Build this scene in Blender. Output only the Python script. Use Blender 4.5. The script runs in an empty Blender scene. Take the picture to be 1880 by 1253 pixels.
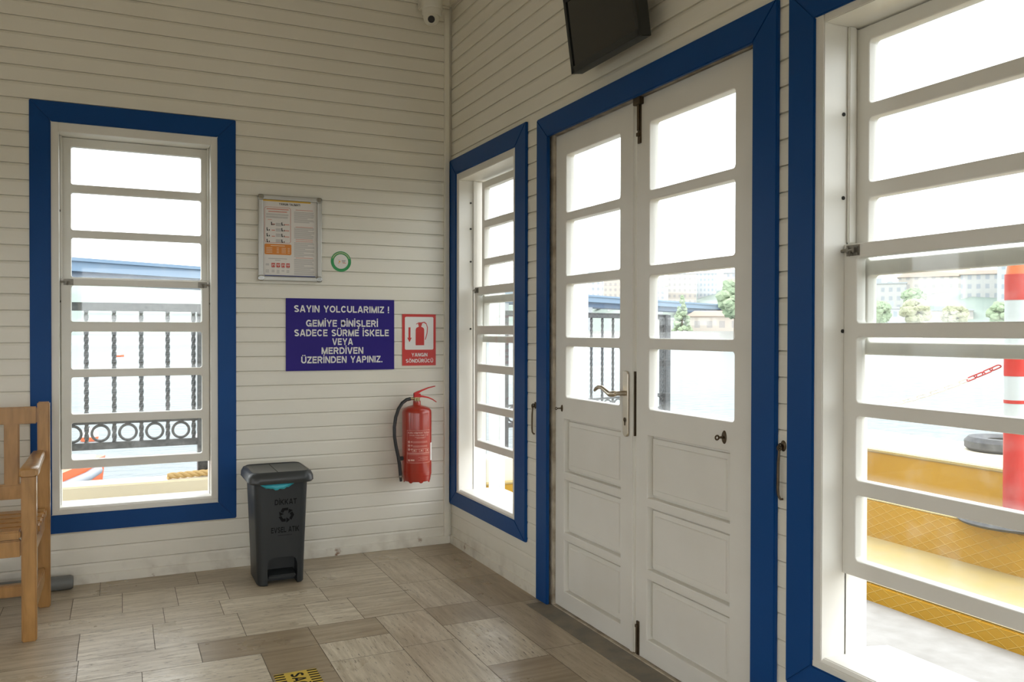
import bpy, bmesh, math, random
from mathutils import Vector, Matrix
random.seed(7)
PI = math.pi
scene = bpy.context.scene
COL = scene.collection

# ---------------------------------------------------------------- materials
def mat(name, color, rough=0.5, metal=0.0, noise=None, bump=None, coat=0.0, spec=0.5, emit=None):
    """noise=(scale, amount, color2) mixes a second colour by noise; bump=(scale, strength)."""
    m = bpy.data.materials.new(name); m.use_nodes = True
    nt = m.node_tree; b = nt.nodes['Principled BSDF']
    b.inputs['Base Color'].default_value = (*color, 1)
    b.inputs['Roughness'].default_value = rough
    b.inputs['Metallic'].default_value = metal
    b.inputs['Specular IOR Level'].default_value = spec
    b.inputs['Coat Weight'].default_value = coat
    b.inputs['Coat Roughness'].default_value = 0.15
    tc = nt.nodes.new('ShaderNodeTexCoord')
    if noise:
        n = nt.nodes.new('ShaderNodeTexNoise'); n.inputs['Scale'].default_value = noise[0]; n.inputs['Detail'].default_value = 6
        nt.links.new(tc.outputs['Object'], n.inputs['Vector'])
        r = nt.nodes.new('ShaderNodeMapRange'); r.inputs[1].default_value = .35; r.inputs[2].default_value = .75
        r.inputs[3].default_value = 0; r.inputs[4].default_value = noise[1]
        nt.links.new(n.outputs['Fac'], r.inputs[0])
        mx = nt.nodes.new('ShaderNodeMix'); mx.data_type = 'RGBA'
        mx.inputs[6].default_value = (*color, 1); mx.inputs[7].default_value = (*noise[2], 1)
        nt.links.new(r.outputs[0], mx.inputs[0]); nt.links.new(mx.outputs[2], b.inputs['Base Color'])
    if bump:
        n2 = nt.nodes.new('ShaderNodeTexNoise'); n2.inputs['Scale'].default_value = bump[0]; n2.inputs['Detail'].default_value = 5
        nt.links.new(tc.outputs['Object'], n2.inputs['Vector'])
        bp = nt.nodes.new('ShaderNodeBump'); bp.inputs['Strength'].default_value = bump[1]; bp.inputs['Distance'].default_value = .01
        nt.links.new(n2.outputs['Fac'], bp.inputs['Height']); nt.links.new(bp.outputs['Normal'], b.inputs['Normal'])
    if emit:
        b.inputs['Emission Color'].default_value = (*emit[0], 1); b.inputs['Emission Strength'].default_value = emit[1]
    return m

def N(nt, kind, **kw):
    n = nt.nodes.new(kind)
    for k, v in kw.items(): setattr(n, k, v)
    return n

def mix_rgb(nt, fac, a, b, blend='MIX'):
    mx = N(nt, 'ShaderNodeMix', data_type='RGBA', blend_type=blend)
    for sock, v in ((0, fac), (6, a), (7, b)):
        if isinstance(v, (int, float)): mx.inputs[sock].default_value = v
        elif isinstance(v, tuple): mx.inputs[sock].default_value = (*v, 1)
        else: nt.links.new(v, mx.inputs[sock])
    return mx.outputs[2]

def maprange(nt, v, a, b, c=0., d=1.):
    r = N(nt, 'ShaderNodeMapRange'); nt.links.new(v, r.inputs[0])
    for i, x in ((1, a), (2, b), (3, c), (4, d)): r.inputs[i].default_value = x
    return r.outputs[0]

def wall_material():
    m = bpy.data.materials.new('white_painted_boards'); m.use_nodes = True
    nt = m.node_tree; b = nt.nodes['Principled BSDF']; b.inputs['Roughness'].default_value = .38
    geo = N(nt, 'ShaderNodeNewGeometry')
    n = N(nt, 'ShaderNodeTexNoise'); n.inputs['Scale'].default_value = 2.2; n.inputs['Detail'].default_value = 7
    nt.links.new(geo.outputs['Position'], n.inputs['Vector'])
    c = mix_rgb(nt, maprange(nt, n.outputs['Fac'], .4, .8, 0, .35), (.79, .765, .68), (.70, .665, .57))
    # grime close to the floor, with rusty stains
    sep = N(nt, 'ShaderNodeSeparateXYZ'); nt.links.new(geo.outputs['Position'], sep.inputs[0])
    n3 = N(nt, 'ShaderNodeTexNoise'); n3.inputs['Scale'].default_value = 9; n3.inputs['Detail'].default_value = 8
    nt.links.new(geo.outputs['Position'], n3.inputs['Vector'])
    low = maprange(nt, sep.outputs[2], .15, .0, 0, .7)
    g = N(nt, 'ShaderNodeMath', operation='MULTIPLY'); nt.links.new(low, g.inputs[0])
    nt.links.new(maprange(nt, n3.outputs['Fac'], .47, .75), g.inputs[1])
    c = mix_rgb(nt, g.outputs[0], c, (.40, .35, .28))
    n4 = N(nt, 'ShaderNodeTexNoise'); n4.inputs['Scale'].default_value = 14; n4.inputs['Detail'].default_value = 3
    nt.links.new(geo.outputs['Position'], n4.inputs['Vector'])
    low2 = maprange(nt, sep.outputs[2], .075, .02, 0, 1)
    g2 = N(nt, 'ShaderNodeMath', operation='MULTIPLY'); nt.links.new(low2, g2.inputs[0])
    nt.links.new(maprange(nt, n4.outputs['Fac'], .66, .74), g2.inputs[1])
    c = mix_rgb(nt, g2.outputs[0], c, (.22, .09, .03))
    nt.links.new(c, b.inputs['Base Color'])
    # faint brush and grain relief
    mp = N(nt, 'ShaderNodeMapping'); mp.inputs['Scale'].default_value = (2, 2, 60)
    nt.links.new(geo.outputs['Position'], mp.inputs[0])
    n2 = N(nt, 'ShaderNodeTexNoise'); n2.inputs['Scale'].default_value = 3; n2.inputs['Detail'].default_value = 4
    nt.links.new(mp.outputs[0], n2.inputs['Vector'])
    bp = N(nt, 'ShaderNodeBump'); bp.inputs['Strength'].default_value = .12; bp.inputs['Distance'].default_value = .004
    nt.links.new(n2.outputs['Fac'], bp.inputs['Height']); nt.links.new(bp.outputs['Normal'], b.inputs['Normal'])
    return m

def travertine_material():
    m = bpy.data.materials.new('travertine_tiles'); m.use_nodes = True
    nt = m.node_tree; b = nt.nodes['Principled BSDF']
    uv = N(nt, 'ShaderNodeUVMap'); uv.uv_map = 'UVMap'
    at = N(nt, 'ShaderNodeAttribute'); at.attribute_name = 'tile'
    sep = N(nt, 'ShaderNodeSeparateXYZ'); nt.links.new(at.outputs['Vector'], sep.inputs[0])
    # u runs along the veins
    mp = N(nt, 'ShaderNodeMapping'); mp.inputs['Scale'].default_value = (3.2, 34, 1)
    nt.links.new(uv.outputs[0], mp.inputs[0])
    v1 = N(nt, 'ShaderNodeTexNoise'); v1.inputs['Scale'].default_value = 1.0; v1.inputs['Detail'].default_value = 9; v1.inputs['Roughness'].default_value = .62
    v1.inputs['Distortion'].default_value = .35
    nt.links.new(mp.outputs[0], v1.inputs['Vector'])
    mp2 = N(nt, 'ShaderNodeMapping'); mp2.inputs['Scale'].default_value = (16, 120, 1)
    nt.links.new(uv.outputs[0], mp2.inputs[0])
    v2 = N(nt, 'ShaderNodeTexNoise'); v2.inputs['Scale'].default_value = 1.0; v2.inputs['Detail'].default_value = 5; v2.inputs['Roughness'].default_value = .7
    nt.links.new(mp2.outputs[0], v2.inputs['Vector'])
    tone = sep.outputs[0]
    light = mix_rgb(nt, maprange(nt, v1.outputs['Fac'], .38, .66), (.72, .64, .50), (.47, .395, .28))
    dark = mix_rgb(nt, maprange(nt, v1.outputs['Fac'], .3, .72), (.35, .265, .165), (.235, .172, .10))
    c = mix_rgb(nt, tone, light, dark)
    pits = maprange(nt, v2.outputs['Fac'], .575, .64)
    pm = N(nt, 'ShaderNodeMath', operation='MULTIPLY'); nt.links.new(pits, pm.inputs[0])
    nt.links.new(sep.outputs[1], pm.inputs[1])
    c = mix_rgb(nt, pm.outputs[0], c, (.13, .10, .07))
    # worn, dirty patches
    geo = N(nt, 'ShaderNodeNewGeometry')
    n3 = N(nt, 'ShaderNodeTexNoise'); n3.inputs['Scale'].default_value = 3.0; n3.inputs['Detail'].default_value = 6
    nt.links.new(geo.outputs['Position'], n3.inputs['Vector'])
    c = mix_rgb(nt, maprange(nt, n3.outputs['Fac'], .5, .8, 0, .35), c, (.26, .20, .14))
    nt.links.new(c, b.inputs['Base Color'])
    b.inputs['Roughness'].default_value = .3
    nt.links.new(maprange(nt, n3.outputs['Fac'], .3, .7, .24, .42), b.inputs['Roughness'])
    bp = N(nt, 'ShaderNodeBump'); bp.inputs['Strength'].default_value = .25; bp.inputs['Distance'].default_value = .003; bp.invert = True
    nt.links.new(pm.outputs[0], bp.inputs['Height']); nt.links.new(bp.outputs['Normal'], b.inputs['Normal'])
    return m

def glass_material(name, dust=.014, extra=.16):
    m = bpy.data.materials.new(name); m.use_nodes = True
    nt = m.node_tree; nt.nodes.clear()
    out = N(nt, 'ShaderNodeOutputMaterial')
    tr = N(nt, 'ShaderNodeBsdfTransparent'); tr.inputs[0].default_value = (.985, .995, .99, 1)
    gl = N(nt, 'ShaderNodeBsdfGlossy'); gl.inputs['Roughness'].default_value = .02
    lw = N(nt, 'ShaderNodeLayerWeight'); lw.inputs[0].default_value = .5
    pw = N(nt, 'ShaderNodeMath', operation='POWER'); nt.links.new(lw.outputs['Facing'], pw.inputs[0]); pw.inputs[1].default_value = 5
    ma = N(nt, 'ShaderNodeMath', operation='MULTIPLY_ADD'); nt.links.new(pw.outputs[0], ma.inputs[0]); ma.inputs[1].default_value = .9; ma.inputs[2].default_value = .03
    mx = N(nt, 'ShaderNodeMixShader'); nt.links.new(ma.outputs[0], mx.inputs[0]); nt.links.new(tr.outputs[0], mx.inputs[1]); nt.links.new(gl.outputs[0], mx.inputs[2])
    tl = N(nt, 'ShaderNodeBsdfTranslucent'); tl.inputs[0].default_value = (.9, .93, .93, 1)
    df = N(nt, 'ShaderNodeBsdfDiffuse'); df.inputs[0].default_value = (.8, .8, .78, 1)
    dm = N(nt, 'ShaderNodeMixShader'); dm.inputs[0].default_value = .4
    nt.links.new(tl.outputs[0], dm.inputs[1]); nt.links.new(df.outputs[0], dm.inputs[2])
    tc = N(nt, 'ShaderNodeTexCoord')
    n = N(nt, 'ShaderNodeTexNoise'); n.inputs['Scale'].default_value = 14; n.inputs['Detail'].default_value = 8
    nt.links.new(tc.outputs['Object'], n.inputs['Vector'])
    f = maprange(nt, n.outputs['Fac'], .5, .78, dust, dust + extra * .3)
    # salt and dust gather towards the lower edge of each pane
    sp = N(nt, 'ShaderNodeSeparateXYZ'); nt.links.new(tc.outputs['Generated'], sp.inputs[0])
    e = maprange(nt, sp.outputs[2], .16, .0, 0, extra * .6)
    ad = N(nt, 'ShaderNodeMath', operation='ADD'); nt.links.new(f, ad.inputs[0]); nt.links.new(e, ad.inputs[1])
    mx2 = N(nt, 'ShaderNodeMixShader'); nt.links.new(ad.outputs[0], mx2.inputs[0]); nt.links.new(mx.outputs[0], mx2.inputs[1]); nt.links.new(dm.outputs[0], mx2.inputs[2])
    nt.links.new(mx2.outputs[0], out.inputs[0])
    return m

def wood_material():
    m = bpy.data.materials.new('varnished_pine'); m.use_nodes = True
    nt = m.node_tree; b = nt.nodes['Principled BSDF']
    geo = N(nt, 'ShaderNodeTexCoord')
    mp = N(nt, 'ShaderNodeMapping'); mp.inputs['Scale'].default_value = (14, 14, 2.5)
    nt.links.new(geo.outputs['Object'], mp.inputs[0])
    n = N(nt, 'ShaderNodeTexNoise'); n.inputs['Scale'].default_value = 2.5; n.inputs['Detail'].default_value = 8; n.inputs['Distortion'].default_value = .8
    nt.links.new(mp.outputs[0], n.inputs['Vector'])
    c = mix_rgb(nt, maprange(nt, n.outputs['Fac'], .3, .7), (.44, .225, .06), (.30, .145, .03))
    nt.links.new(c, b.inputs['Base Color'])
    b.inputs['Roughness'].default_value = .35; b.inputs['Coat Weight'].default_value = .4; b.inputs['Coat Roughness'].default_value = .2
    return m

def diamond_material():
    """yellow painted plate with a raised diamond grid of paler, worn ridges."""
    m = bpy.data.materials.new('yellow_diamond_grip'); m.use_nodes = True
    nt = m.node_tree; b = nt.nodes['Principled BSDF']; b.inputs['Roughness'].default_value = .5
    geo = N(nt, 'ShaderNodeNewGeometry')
    sep = N(nt, 'ShaderNodeSeparateXYZ'); nt.links.new(geo.outputs['Position'], sep.inputs[0])
    # run coordinate: y along the step; cross coordinate: z on risers, x on treads (sum works for both)
    cr = N(nt, 'ShaderNodeMath', operation='ADD'); nt.links.new(sep.outputs[2], cr.inputs[0]); nt.links.new(sep.outputs[0], cr.inputs[1])
    def ridge(sgn):
        a = N(nt, 'ShaderNodeMath', operation='MULTIPLY'); nt.links.new(cr.outputs[0], a.inputs[0]); a.inputs[1].default_value = sgn * 1.9
        s = N(nt, 'ShaderNodeMath', operation='ADD'); nt.links.new(sep.outputs[1], s.inputs[0]); nt.links.new(a.outputs[0], s.inputs[1])
        d = N(nt, 'ShaderNodeMath', operation='MULTIPLY'); nt.links.new(s.outputs[0], d.inputs[0]); d.inputs[1].default_value = 1 / .092
        fr = N(nt, 'ShaderNodeMath', operation='PINGPONG'); nt.links.new(d.outputs[0], fr.inputs[0]); fr.inputs[1].default_value = .5
        return maprange(nt, fr.outputs[0], .055, .012)
    mx = N(nt, 'ShaderNodeMath', operation='MAXIMUM'); nt.links.new(ridge(1), mx.inputs[0]); nt.links.new(ridge(-1), mx.inputs[1])
    n = N(nt, 'ShaderNodeTexNoise'); n.inputs['Scale'].default_value = 5; n.inputs['Detail'].default_value = 6
    nt.links.new(geo.outputs['Position'], n.inputs['Vector'])
    c = mix_rgb(nt, maprange(nt, n.outputs['Fac'], .4, .75, 0, .5), (.46, .25, .011), (.40, .215, .018))
    c = mix_rgb(nt, mx.outputs[0], c, (.56, .355, .06))
    nt.links.new(c, b.inputs['Base Color'])
    bp = N(nt, 'ShaderNodeBump'); bp.inputs['Strength'].default_value = .6; bp.inputs['Distance'].default_value = .004
    nt.links.new(mx.outputs[0], bp.inputs['Height']); nt.links.new(bp.outputs['Normal'], b.inputs['Normal'])
    return m

def facade_material(name, wall, win, sx, sz):
    m = bpy.data.materials.new(name); m.use_nodes = True
    nt = m.node_tree; b = nt.nodes['Principled BSDF']; b.inputs['Roughness'].default_value = .8
    tc = N(nt, 'ShaderNodeTexCoord'); sep = N(nt, 'ShaderNodeSeparateXYZ'); nt.links.new(tc.outputs['Object'], sep.inputs[0])
    def band(sock, period, lo):
        d = N(nt, 'ShaderNodeMath', operation='MULTIPLY'); nt.links.new(sock, d.inputs[0]); d.inputs[1].default_value = 1 / period
        p = N(nt, 'ShaderNodeMath', operation='PINGPONG'); nt.links.new(d.outputs[0], p.inputs[0]); p.inputs[1].default_value = .5
        g = N(nt, 'ShaderNodeMath', operation='GREATER_THAN'); nt.links.new(p.outputs[0], g.inputs[0]); g.inputs[1].default_value = lo
        return g.outputs[0]
    a = N(nt, 'ShaderNodeMath', operation='MULTIPLY'); nt.links.new(band(sep.outputs[0], sx, .27), a.inputs[0]); nt.links.new(band(sep.outputs[2], sz, .25), a.inputs[1])
    c = mix_rgb(nt, a.outputs[0], wall, win)
    nt.links.new(c, b.inputs['Base Color'])
    return m

M = {}
M['wall'] = wall_material()
M['floor'] = travertine_material()
M['grout'] = mat('dark_grout', (.13, .105, .08), .8)
M['blue'] = mat('blue_gloss_paint', (.004, .056, .215), .36, noise=(3, .5, (.006, .068, .25)), bump=(30, .03), spec=.18)
M['white'] = mat('white_joinery_paint', (.77, .755, .705), .38, noise=(4, .45, (.66, .63, .56)), bump=(25, .04))
M['oldwhite'] = mat('flaking_grey_white_paint', (.60, .54, .44), .55, noise=(16, .9, (.22, .16, .10)), bump=(30, .25))
M['ceil'] = mat('varnished_ceiling_boards', (.64, .565, .45), .5)
M['glass'] = glass_material('dusty_window_glass')
M['dark'] = mat('matt_dark', (.02, .018, .015), .8)
M['bronze'] = mat('dark_bronze', (.13, .095, .06), .42, .85, noise=(40, .7, (.05, .035, .02)))
M['steel'] = mat('worn_steel', (.27, .25, .215), .4, .85, noise=(60, .7, (.11, .095, .07)))
M['nickel'] = mat('satin_nickel', (.62, .55, .45), .28, .95)
M['alu'] = mat('anodised_aluminium', (.50, .49, .45), .36, .8)
M['chrome'] = mat('chrome_corner', (.38, .38, .36), .16, 1)
M['paper'] = mat('printed_paper', (.74, .71, .67), .35)
M['acrylic'] = M['paper']
M['ink'] = mat('black_ink', (.03, .03, .03), .5)
M['grey_ink'] = mat('grey_ink', (.36, .34, .33), .5)
M['red_ink'] = mat('red_ink', (.58, .07, .05), .45)
M['salmon_ink'] = mat('salmon_ink', (.66, .30, .24), .45)
M['orange_ink'] = mat('orange_ink', (.70, .24, .035), .45)
M['yellow_ink'] = mat('yellow_ink', (.75, .45, .05), .45)
M['cream_ink'] = mat('cream_ink', (.78, .62, .42), .45)
M['navy_ink'] = mat('navy_ink', (.03, .045, .2), .45)
M['green_ink'] = mat('green_ink', (.03, .30, .09), .45)
M['sign_purple'] = mat('violet_blue_sign', (.027, .015, .20), .45, spec=.2)
M['sign_red'] = mat('red_sign', (.58, .035, .03), .4)
M['sign_white'] = mat('white_lettering', (.82, .81, .80), .45)
M['ext_red'] = mat('extinguisher_red', (.37, .030, .014), .28, coat=.4, noise=(3, .3, (.31, .026, .014)))
M['ext_lever'] = mat('lever_red', (.55, .02, .02), .35)
M['ext_label'] = mat('label_print_red', (.40, .045, .03), .4)
M['ext_print'] = mat('label_print_pale', (.72, .42, .36), .45)
M['rubber'] = mat('black_rubber', (.018, .018, .02), .45)
M['brass'] = mat('valve_brass', (.45, .36, .2), .3, .9)
M['bin'] = mat('dark_grey_plastic', (.025, .028, .030), .42, noise=(5, .4, (.032, .036, .038)), bump=(120, .03), spec=.35)
M['binlid'] = mat('black_grey_plastic', (.038, .042, .044), .33, bump=(120, .03))
M['binprint'] = mat('black_print', (.006, .006, .007), .7, spec=.15)
M['bag'] = mat('turquoise_bin_bag', (.05, .42, .52), .3)
M['wood'] = wood_material()
M['conduit'] = mat('grey_plastic', (.16, .165, .16), .5)
M['tv'] = mat('black_tv_plastic', (.012, .014, .013), .4)
M['screen'] = mat('dark_screen', (.010, .011, .011), .09, spec=.6)
M['camwhite'] = mat('white_plastic', (.72, .70, .62), .4)
M['lens'] = mat('black_lens', (.006, .007, .01), .12)
M['tape'] = mat('yellow_floor_vinyl', (.68, .47, .04), .4, noise=(20, .5, (.5, .36, .06)))
# outside
M['pave'] = mat('pale_concrete', (.31, .30, .285), .8, noise=(9, 1.0, (.235, .225, .205)), bump=(20, .15))
M['yellow'] = mat('yellow_paint', (.46, .255, .011), .5, noise=(5, .6, (.41, .225, .018)))
M['paleyellow'] = mat('worn_yellow_paint', (.40, .30, .115), .6, noise=(9, .8, (.36, .29, .15)))
M['cream'] = mat('cream_concrete', (.80, .73, .56), .7, noise=(4, .6, (.70, .64, .52)))
M['diamond'] = diamond_material()
M['iron'] = mat('weathered_black_iron', (.028, .030, .034), .45, noise=(45, .9, (.10, .10, .10)))
M['rope'] = mat('tan_rope', (.52, .36, .16), .9)
M['orange'] = mat('orange_paint', (.72, .13, .03), .45)
M['buoywhite'] = mat('white_paint', (.78, .75, .70), .45)
M['greyhull'] = mat('grey_rubber', (.26, .28, .31), .55)
M['barrier_red'] = mat('red_plastic', (.50, .028, .022), .4, noise=(12, .5, (.42, .05, .035)), spec=.25)
M['barrier_white'] = mat('white_reflective_band', (.50, .55, .58), .35)
M['tyre'] = mat('old_grey_rubber', (.06, .06, .065), .8, noise=(18, .8, (.13, .13, .13)), bump=(18, .4))
M['column'] = mat('white_column_paint', (.84, .86, .88), .5)
M['hill'] = mat('hazy_green_hill', (.20, .25, .22), .9, noise=(.02, .9, (.30, .33, .30)))  # base colour lightened in place of distance haze
M['steelblue'] = mat('blue_grey_bridge_steel', (.15, .23, .33), .6)
M['steelshade'] = mat('painted_shade_bridge_steel', (.09, .14, .22), .7)  # darker copy of the bridge steel; shade under the deck painted in
M['concrete'] = mat('grey_concrete', (.36, .38, .40), .8)
M['leaf1'] = mat('hazed_green_foliage', (.23, .31, .19), .9, noise=(.5, .9, (.33, .38, .25)))  # foliage paled so its colour carries the distance haze
M['leaf2'] = mat('hazed_olive_foliage', (.33, .34, .22), .9, noise=(.5, .9, (.40, .39, .28)))  # distance haze put into this colour as well
M['trunk'] = mat('bark', (.12, .09, .06), .9)
M['roof'] = mat('clay_roof', (.56, .42, .36), .8)
M['shore'] = mat('stone_quay', (.50, .48, .45), .8, noise=(.2, .7, (.38, .38, .36)))
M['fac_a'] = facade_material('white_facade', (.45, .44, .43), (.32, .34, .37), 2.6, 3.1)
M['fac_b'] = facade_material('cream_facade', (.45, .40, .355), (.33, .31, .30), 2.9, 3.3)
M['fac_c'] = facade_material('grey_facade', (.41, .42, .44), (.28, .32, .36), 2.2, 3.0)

# ---------------------------------------------------------------- mesh builder
class MB:
    def __init__(s): s.v = []; s.f = []; s.sm = []
    def add(s, vs, fs, smooth=False):
        o = len(s.v); s.v += [tuple(p) for p in vs]
        for f in fs: s.f.append([i + o for i in f]); s.sm.append(smooth)
        return s
    def box(s, x0, x1, y0, y1, z0, z1):
        x0, x1 = sorted((x0, x1)); y0, y1 = sorted((y0, y1)); z0, z1 = sorted((z0, z1))
        return s.add([(x0,y0,z0),(x1,y0,z0),(x1,y1,z0),(x0,y1,z0),(x0,y0,z1),(x1,y0,z1),(x1,y1,z1),(x0,y1,z1)],
              [(0,3,2,1),(4,5,6,7),(0,1,5,4),(1,2,6,5),(2,3,7,6),(3,0,4,7)])
    def prism(s, poly, fn0, fn1, smooth=False):
        """poly: list of 2D pts; fn0/fn1 map a 2D pt to 3D for both ends."""
        n = len(poly); vs = [fn0(p) for p in poly] + [fn1(p) for p in poly]
        fs = [tuple(range(n))[::-1], tuple(range(n, 2*n))]
        s.add(vs, fs)
        o = len(s.v) - 2*n
        for i in range(n):
            j = (i+1) % n; s.f.append([o+i, o+j, o+n+j, o+n+i]); s.sm.append(smooth)
        return s
    def loft(s, rings, cap=True, smooth=True, closed=True):
        n = len(rings[0]); o = len(s.v)
        for r in rings: s.v += [tuple(p) for p in r]
        for k in range(len(rings)-1):
            for i in range(n if closed else n-1):
                j = (i+1) % n
                s.f.append([o+k*n+i, o+k*n+j, o+(k+1)*n+j, o+(k+1)*n+i]); s.sm.append(smooth)
        if cap:
            s.f.append([o+i for i in range(n)][::-1]); s.sm.append(False)
            s.f.append([o+(len(rings)-1)*n+i for i in range(n)]); s.sm.append(False)
        return s
    def tube(s, path, r, n=12, cap=True, square=False):
        path = [Vector(p) for p in path]; rings = []
        rr = r if isinstance(r, (list, tuple)) else [r]*len(path)
        t = (path[1]-path[0]).normalized()
        up = Vector((0,0,1)) if abs(t.z) < .9 else Vector((1,0,0))
        a = t.cross(up).normalized()
        for i, p in enumerate(path):
            if i == 0: t = path[1]-path[0]
            elif i == len(path)-1: t = path[-1]-path[-2]
            else: t = (path[i+1]-path[i]).normalized() + (path[i]-path[i-1]).normalized()
            t.normalize(); a = (a - t*a.dot(t)).normalized(); b = t.cross(a)
            rings.append([p + (a*math.cos(2*PI*k/n) + b*math.sin(2*PI*k/n))*rr[i] for k in range(n)])
        return s.loft(rings, cap)
    def cyl(s, p0, p1, r0, r1=None, n=20):
        return s.tube([p0, p1], [r0, r0 if r1 is None else r1], n)
    def lathe(s, prof, c=(0,0,0), n=32, axis='Z', cap=True):
        rings = []
        for r, h in prof:
            ring = []
            for k in range(n):
                a = 2*PI*k/n; x, y = r*math.cos(a), r*math.sin(a)
                p = {'Z': (x,y,h), 'Y': (x,h,-y), 'X': (h,x,y)}[axis]
                ring.append((c[0]+p[0], c[1]+p[1], c[2]+p[2]))
            rings.append(ring)
        return s.loft(rings, cap)
    def torus(s, c, R, r, axis='Y', n=24, m=8, a0=0, a1=2*PI):
        full = abs(a1-a0-2*PI) < 1e-6; rings = []
        K = n if full else n+1
        for k in range(K):
            a = a0 + (a1-a0)*k/n
            ring = []
            for q in range(m):
                b = 2*PI*q/m; rad = R + r*math.cos(b); h = r*math.sin(b)
                x, y = rad*math.cos(a), rad*math.sin(a)
                p = {'Z': (x,y,h), 'Y': (x,h,y), 'X': (h,x,y)}[axis]
                ring.append((c[0]+p[0], c[1]+p[1], c[2]+p[2]))
            rings.append(ring)
        if full: rings.append(rings[0])
        return s.loft(rings, cap=not full)
    def build(s, name, m, parent=None, bevel=0, seg=2, kind=None, loc=None, rot=None):
        me = bpy.data.meshes.new(name); me.from_pydata(s.v, [], s.f); me.update()
        bm = bmesh.new(); bm.from_mesh(me)
        bmesh.ops.remove_doubles(bm, verts=bm.verts, dist=1e-6) if len(s.v) < 60000 else None
        bmesh.ops.recalc_face_normals(bm, faces=bm.faces)
        if bevel:
            es = [e for e in bm.edges if len(e.link_faces) == 2 and e.calc_face_angle(0) > .6]
            if es: bmesh.ops.bevel(bm, geom=es, offset=bevel, segments=seg, affect='EDGES', clamp_overlap=True)
            for f in bm.faces: f.smooth = True
            bm.to_mesh(me); bm.free()
            me.set_sharp_from_angle(angle=.7)
        else:
            bm.to_mesh(me); bm.free()
            if any(s.sm):
                for p in me.polygons: p.use_smooth = True
                me.set_sharp_from_angle(angle=.75)
        return link(name, me, m, parent, kind, loc, rot)

def link(name, me, m, parent=None, kind=None, loc=None, rot=None):
    o = bpy.data.objects.new(name, me); COL.objects.link(o)
    if m is not None and not me.materials: me.materials.append(M[m] if isinstance(m, str) else m)
    if parent is not None: o.parent = parent
    if kind: o['kind'] = kind
    if loc is not None: o.location = loc
    if rot is not None: o.rotation_euler = rot
    return o

def empty(name, loc=(0,0,0), rz=0, kind=None):
    o = bpy.data.objects.new(name, None); COL.objects.link(o)
    o.empty_display_size = .1; o.location = loc; o.rotation_euler = (0, 0, rz)
    if kind: o['kind'] = kind
    return o

def tag(o, label, cat, group=None, kind=None):
    o['label'] = label; o['category'] = cat
    if group: o['group'] = group
    if kind: o['kind'] = kind
    return o

def curve_mesh(name, splines, depth, bevel=0.0, res=2):
    """filled 2D outline(s) (holes by even-odd) extruded; returned lying in local XZ, thickness along Y centred on 0."""
    cu = bpy.data.curves.new(name, 'CURVE'); cu.dimensions = '2D'; cu.fill_mode = 'BOTH'
    cu.extrude = max(depth/2 - bevel, 0); cu.bevel_depth = bevel; cu.bevel_resolution = res
    if bevel: cu.offset = -bevel
    for pts in splines:
        sp = cu.splines.new('POLY'); sp.points.add(len(pts)-1); sp.use_cyclic_u = True
        for p, q in zip(sp.points, pts): p.co = (q[0], q[1], 0, 1)
    return _to_mesh(name, cu)

def _to_mesh(name, data):
    tmp = bpy.data.objects.new('tmp', data); COL.objects.link(tmp)
    dg = bpy.context.evaluated_depsgraph_get(); dg.update()
    me = bpy.data.meshes.new_from_object(tmp.evaluated_get(dg)); me.name = name
    bpy.data.objects.remove(tmp); me.materials.clear()
    me.transform(Matrix(((1,0,0,0),(0,0,-1,0),(0,1,0,0),(0,0,0,1))))   # XY -> XZ, up stays up, front faces -Y
    return me

def rrect(x0, x1, z0, z1, r, n=4):
    pts = []
    for cx, cz, a in ((x1-r, z1-r, 0), (x0+r, z1-r, PI/2), (x0+r, z0+r, PI), (x1-r, z0+r, 1.5*PI)):
        for k in range(n+1):
            b = a + PI/2*k/n; pts.append((cx + r*math.cos(b), cz + r*math.sin(b)))
    return pts

def rect(x0, x1, z0, z1): return [(x0,z0),(x1,z0),(x1,z1),(x0,z1)]

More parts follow.
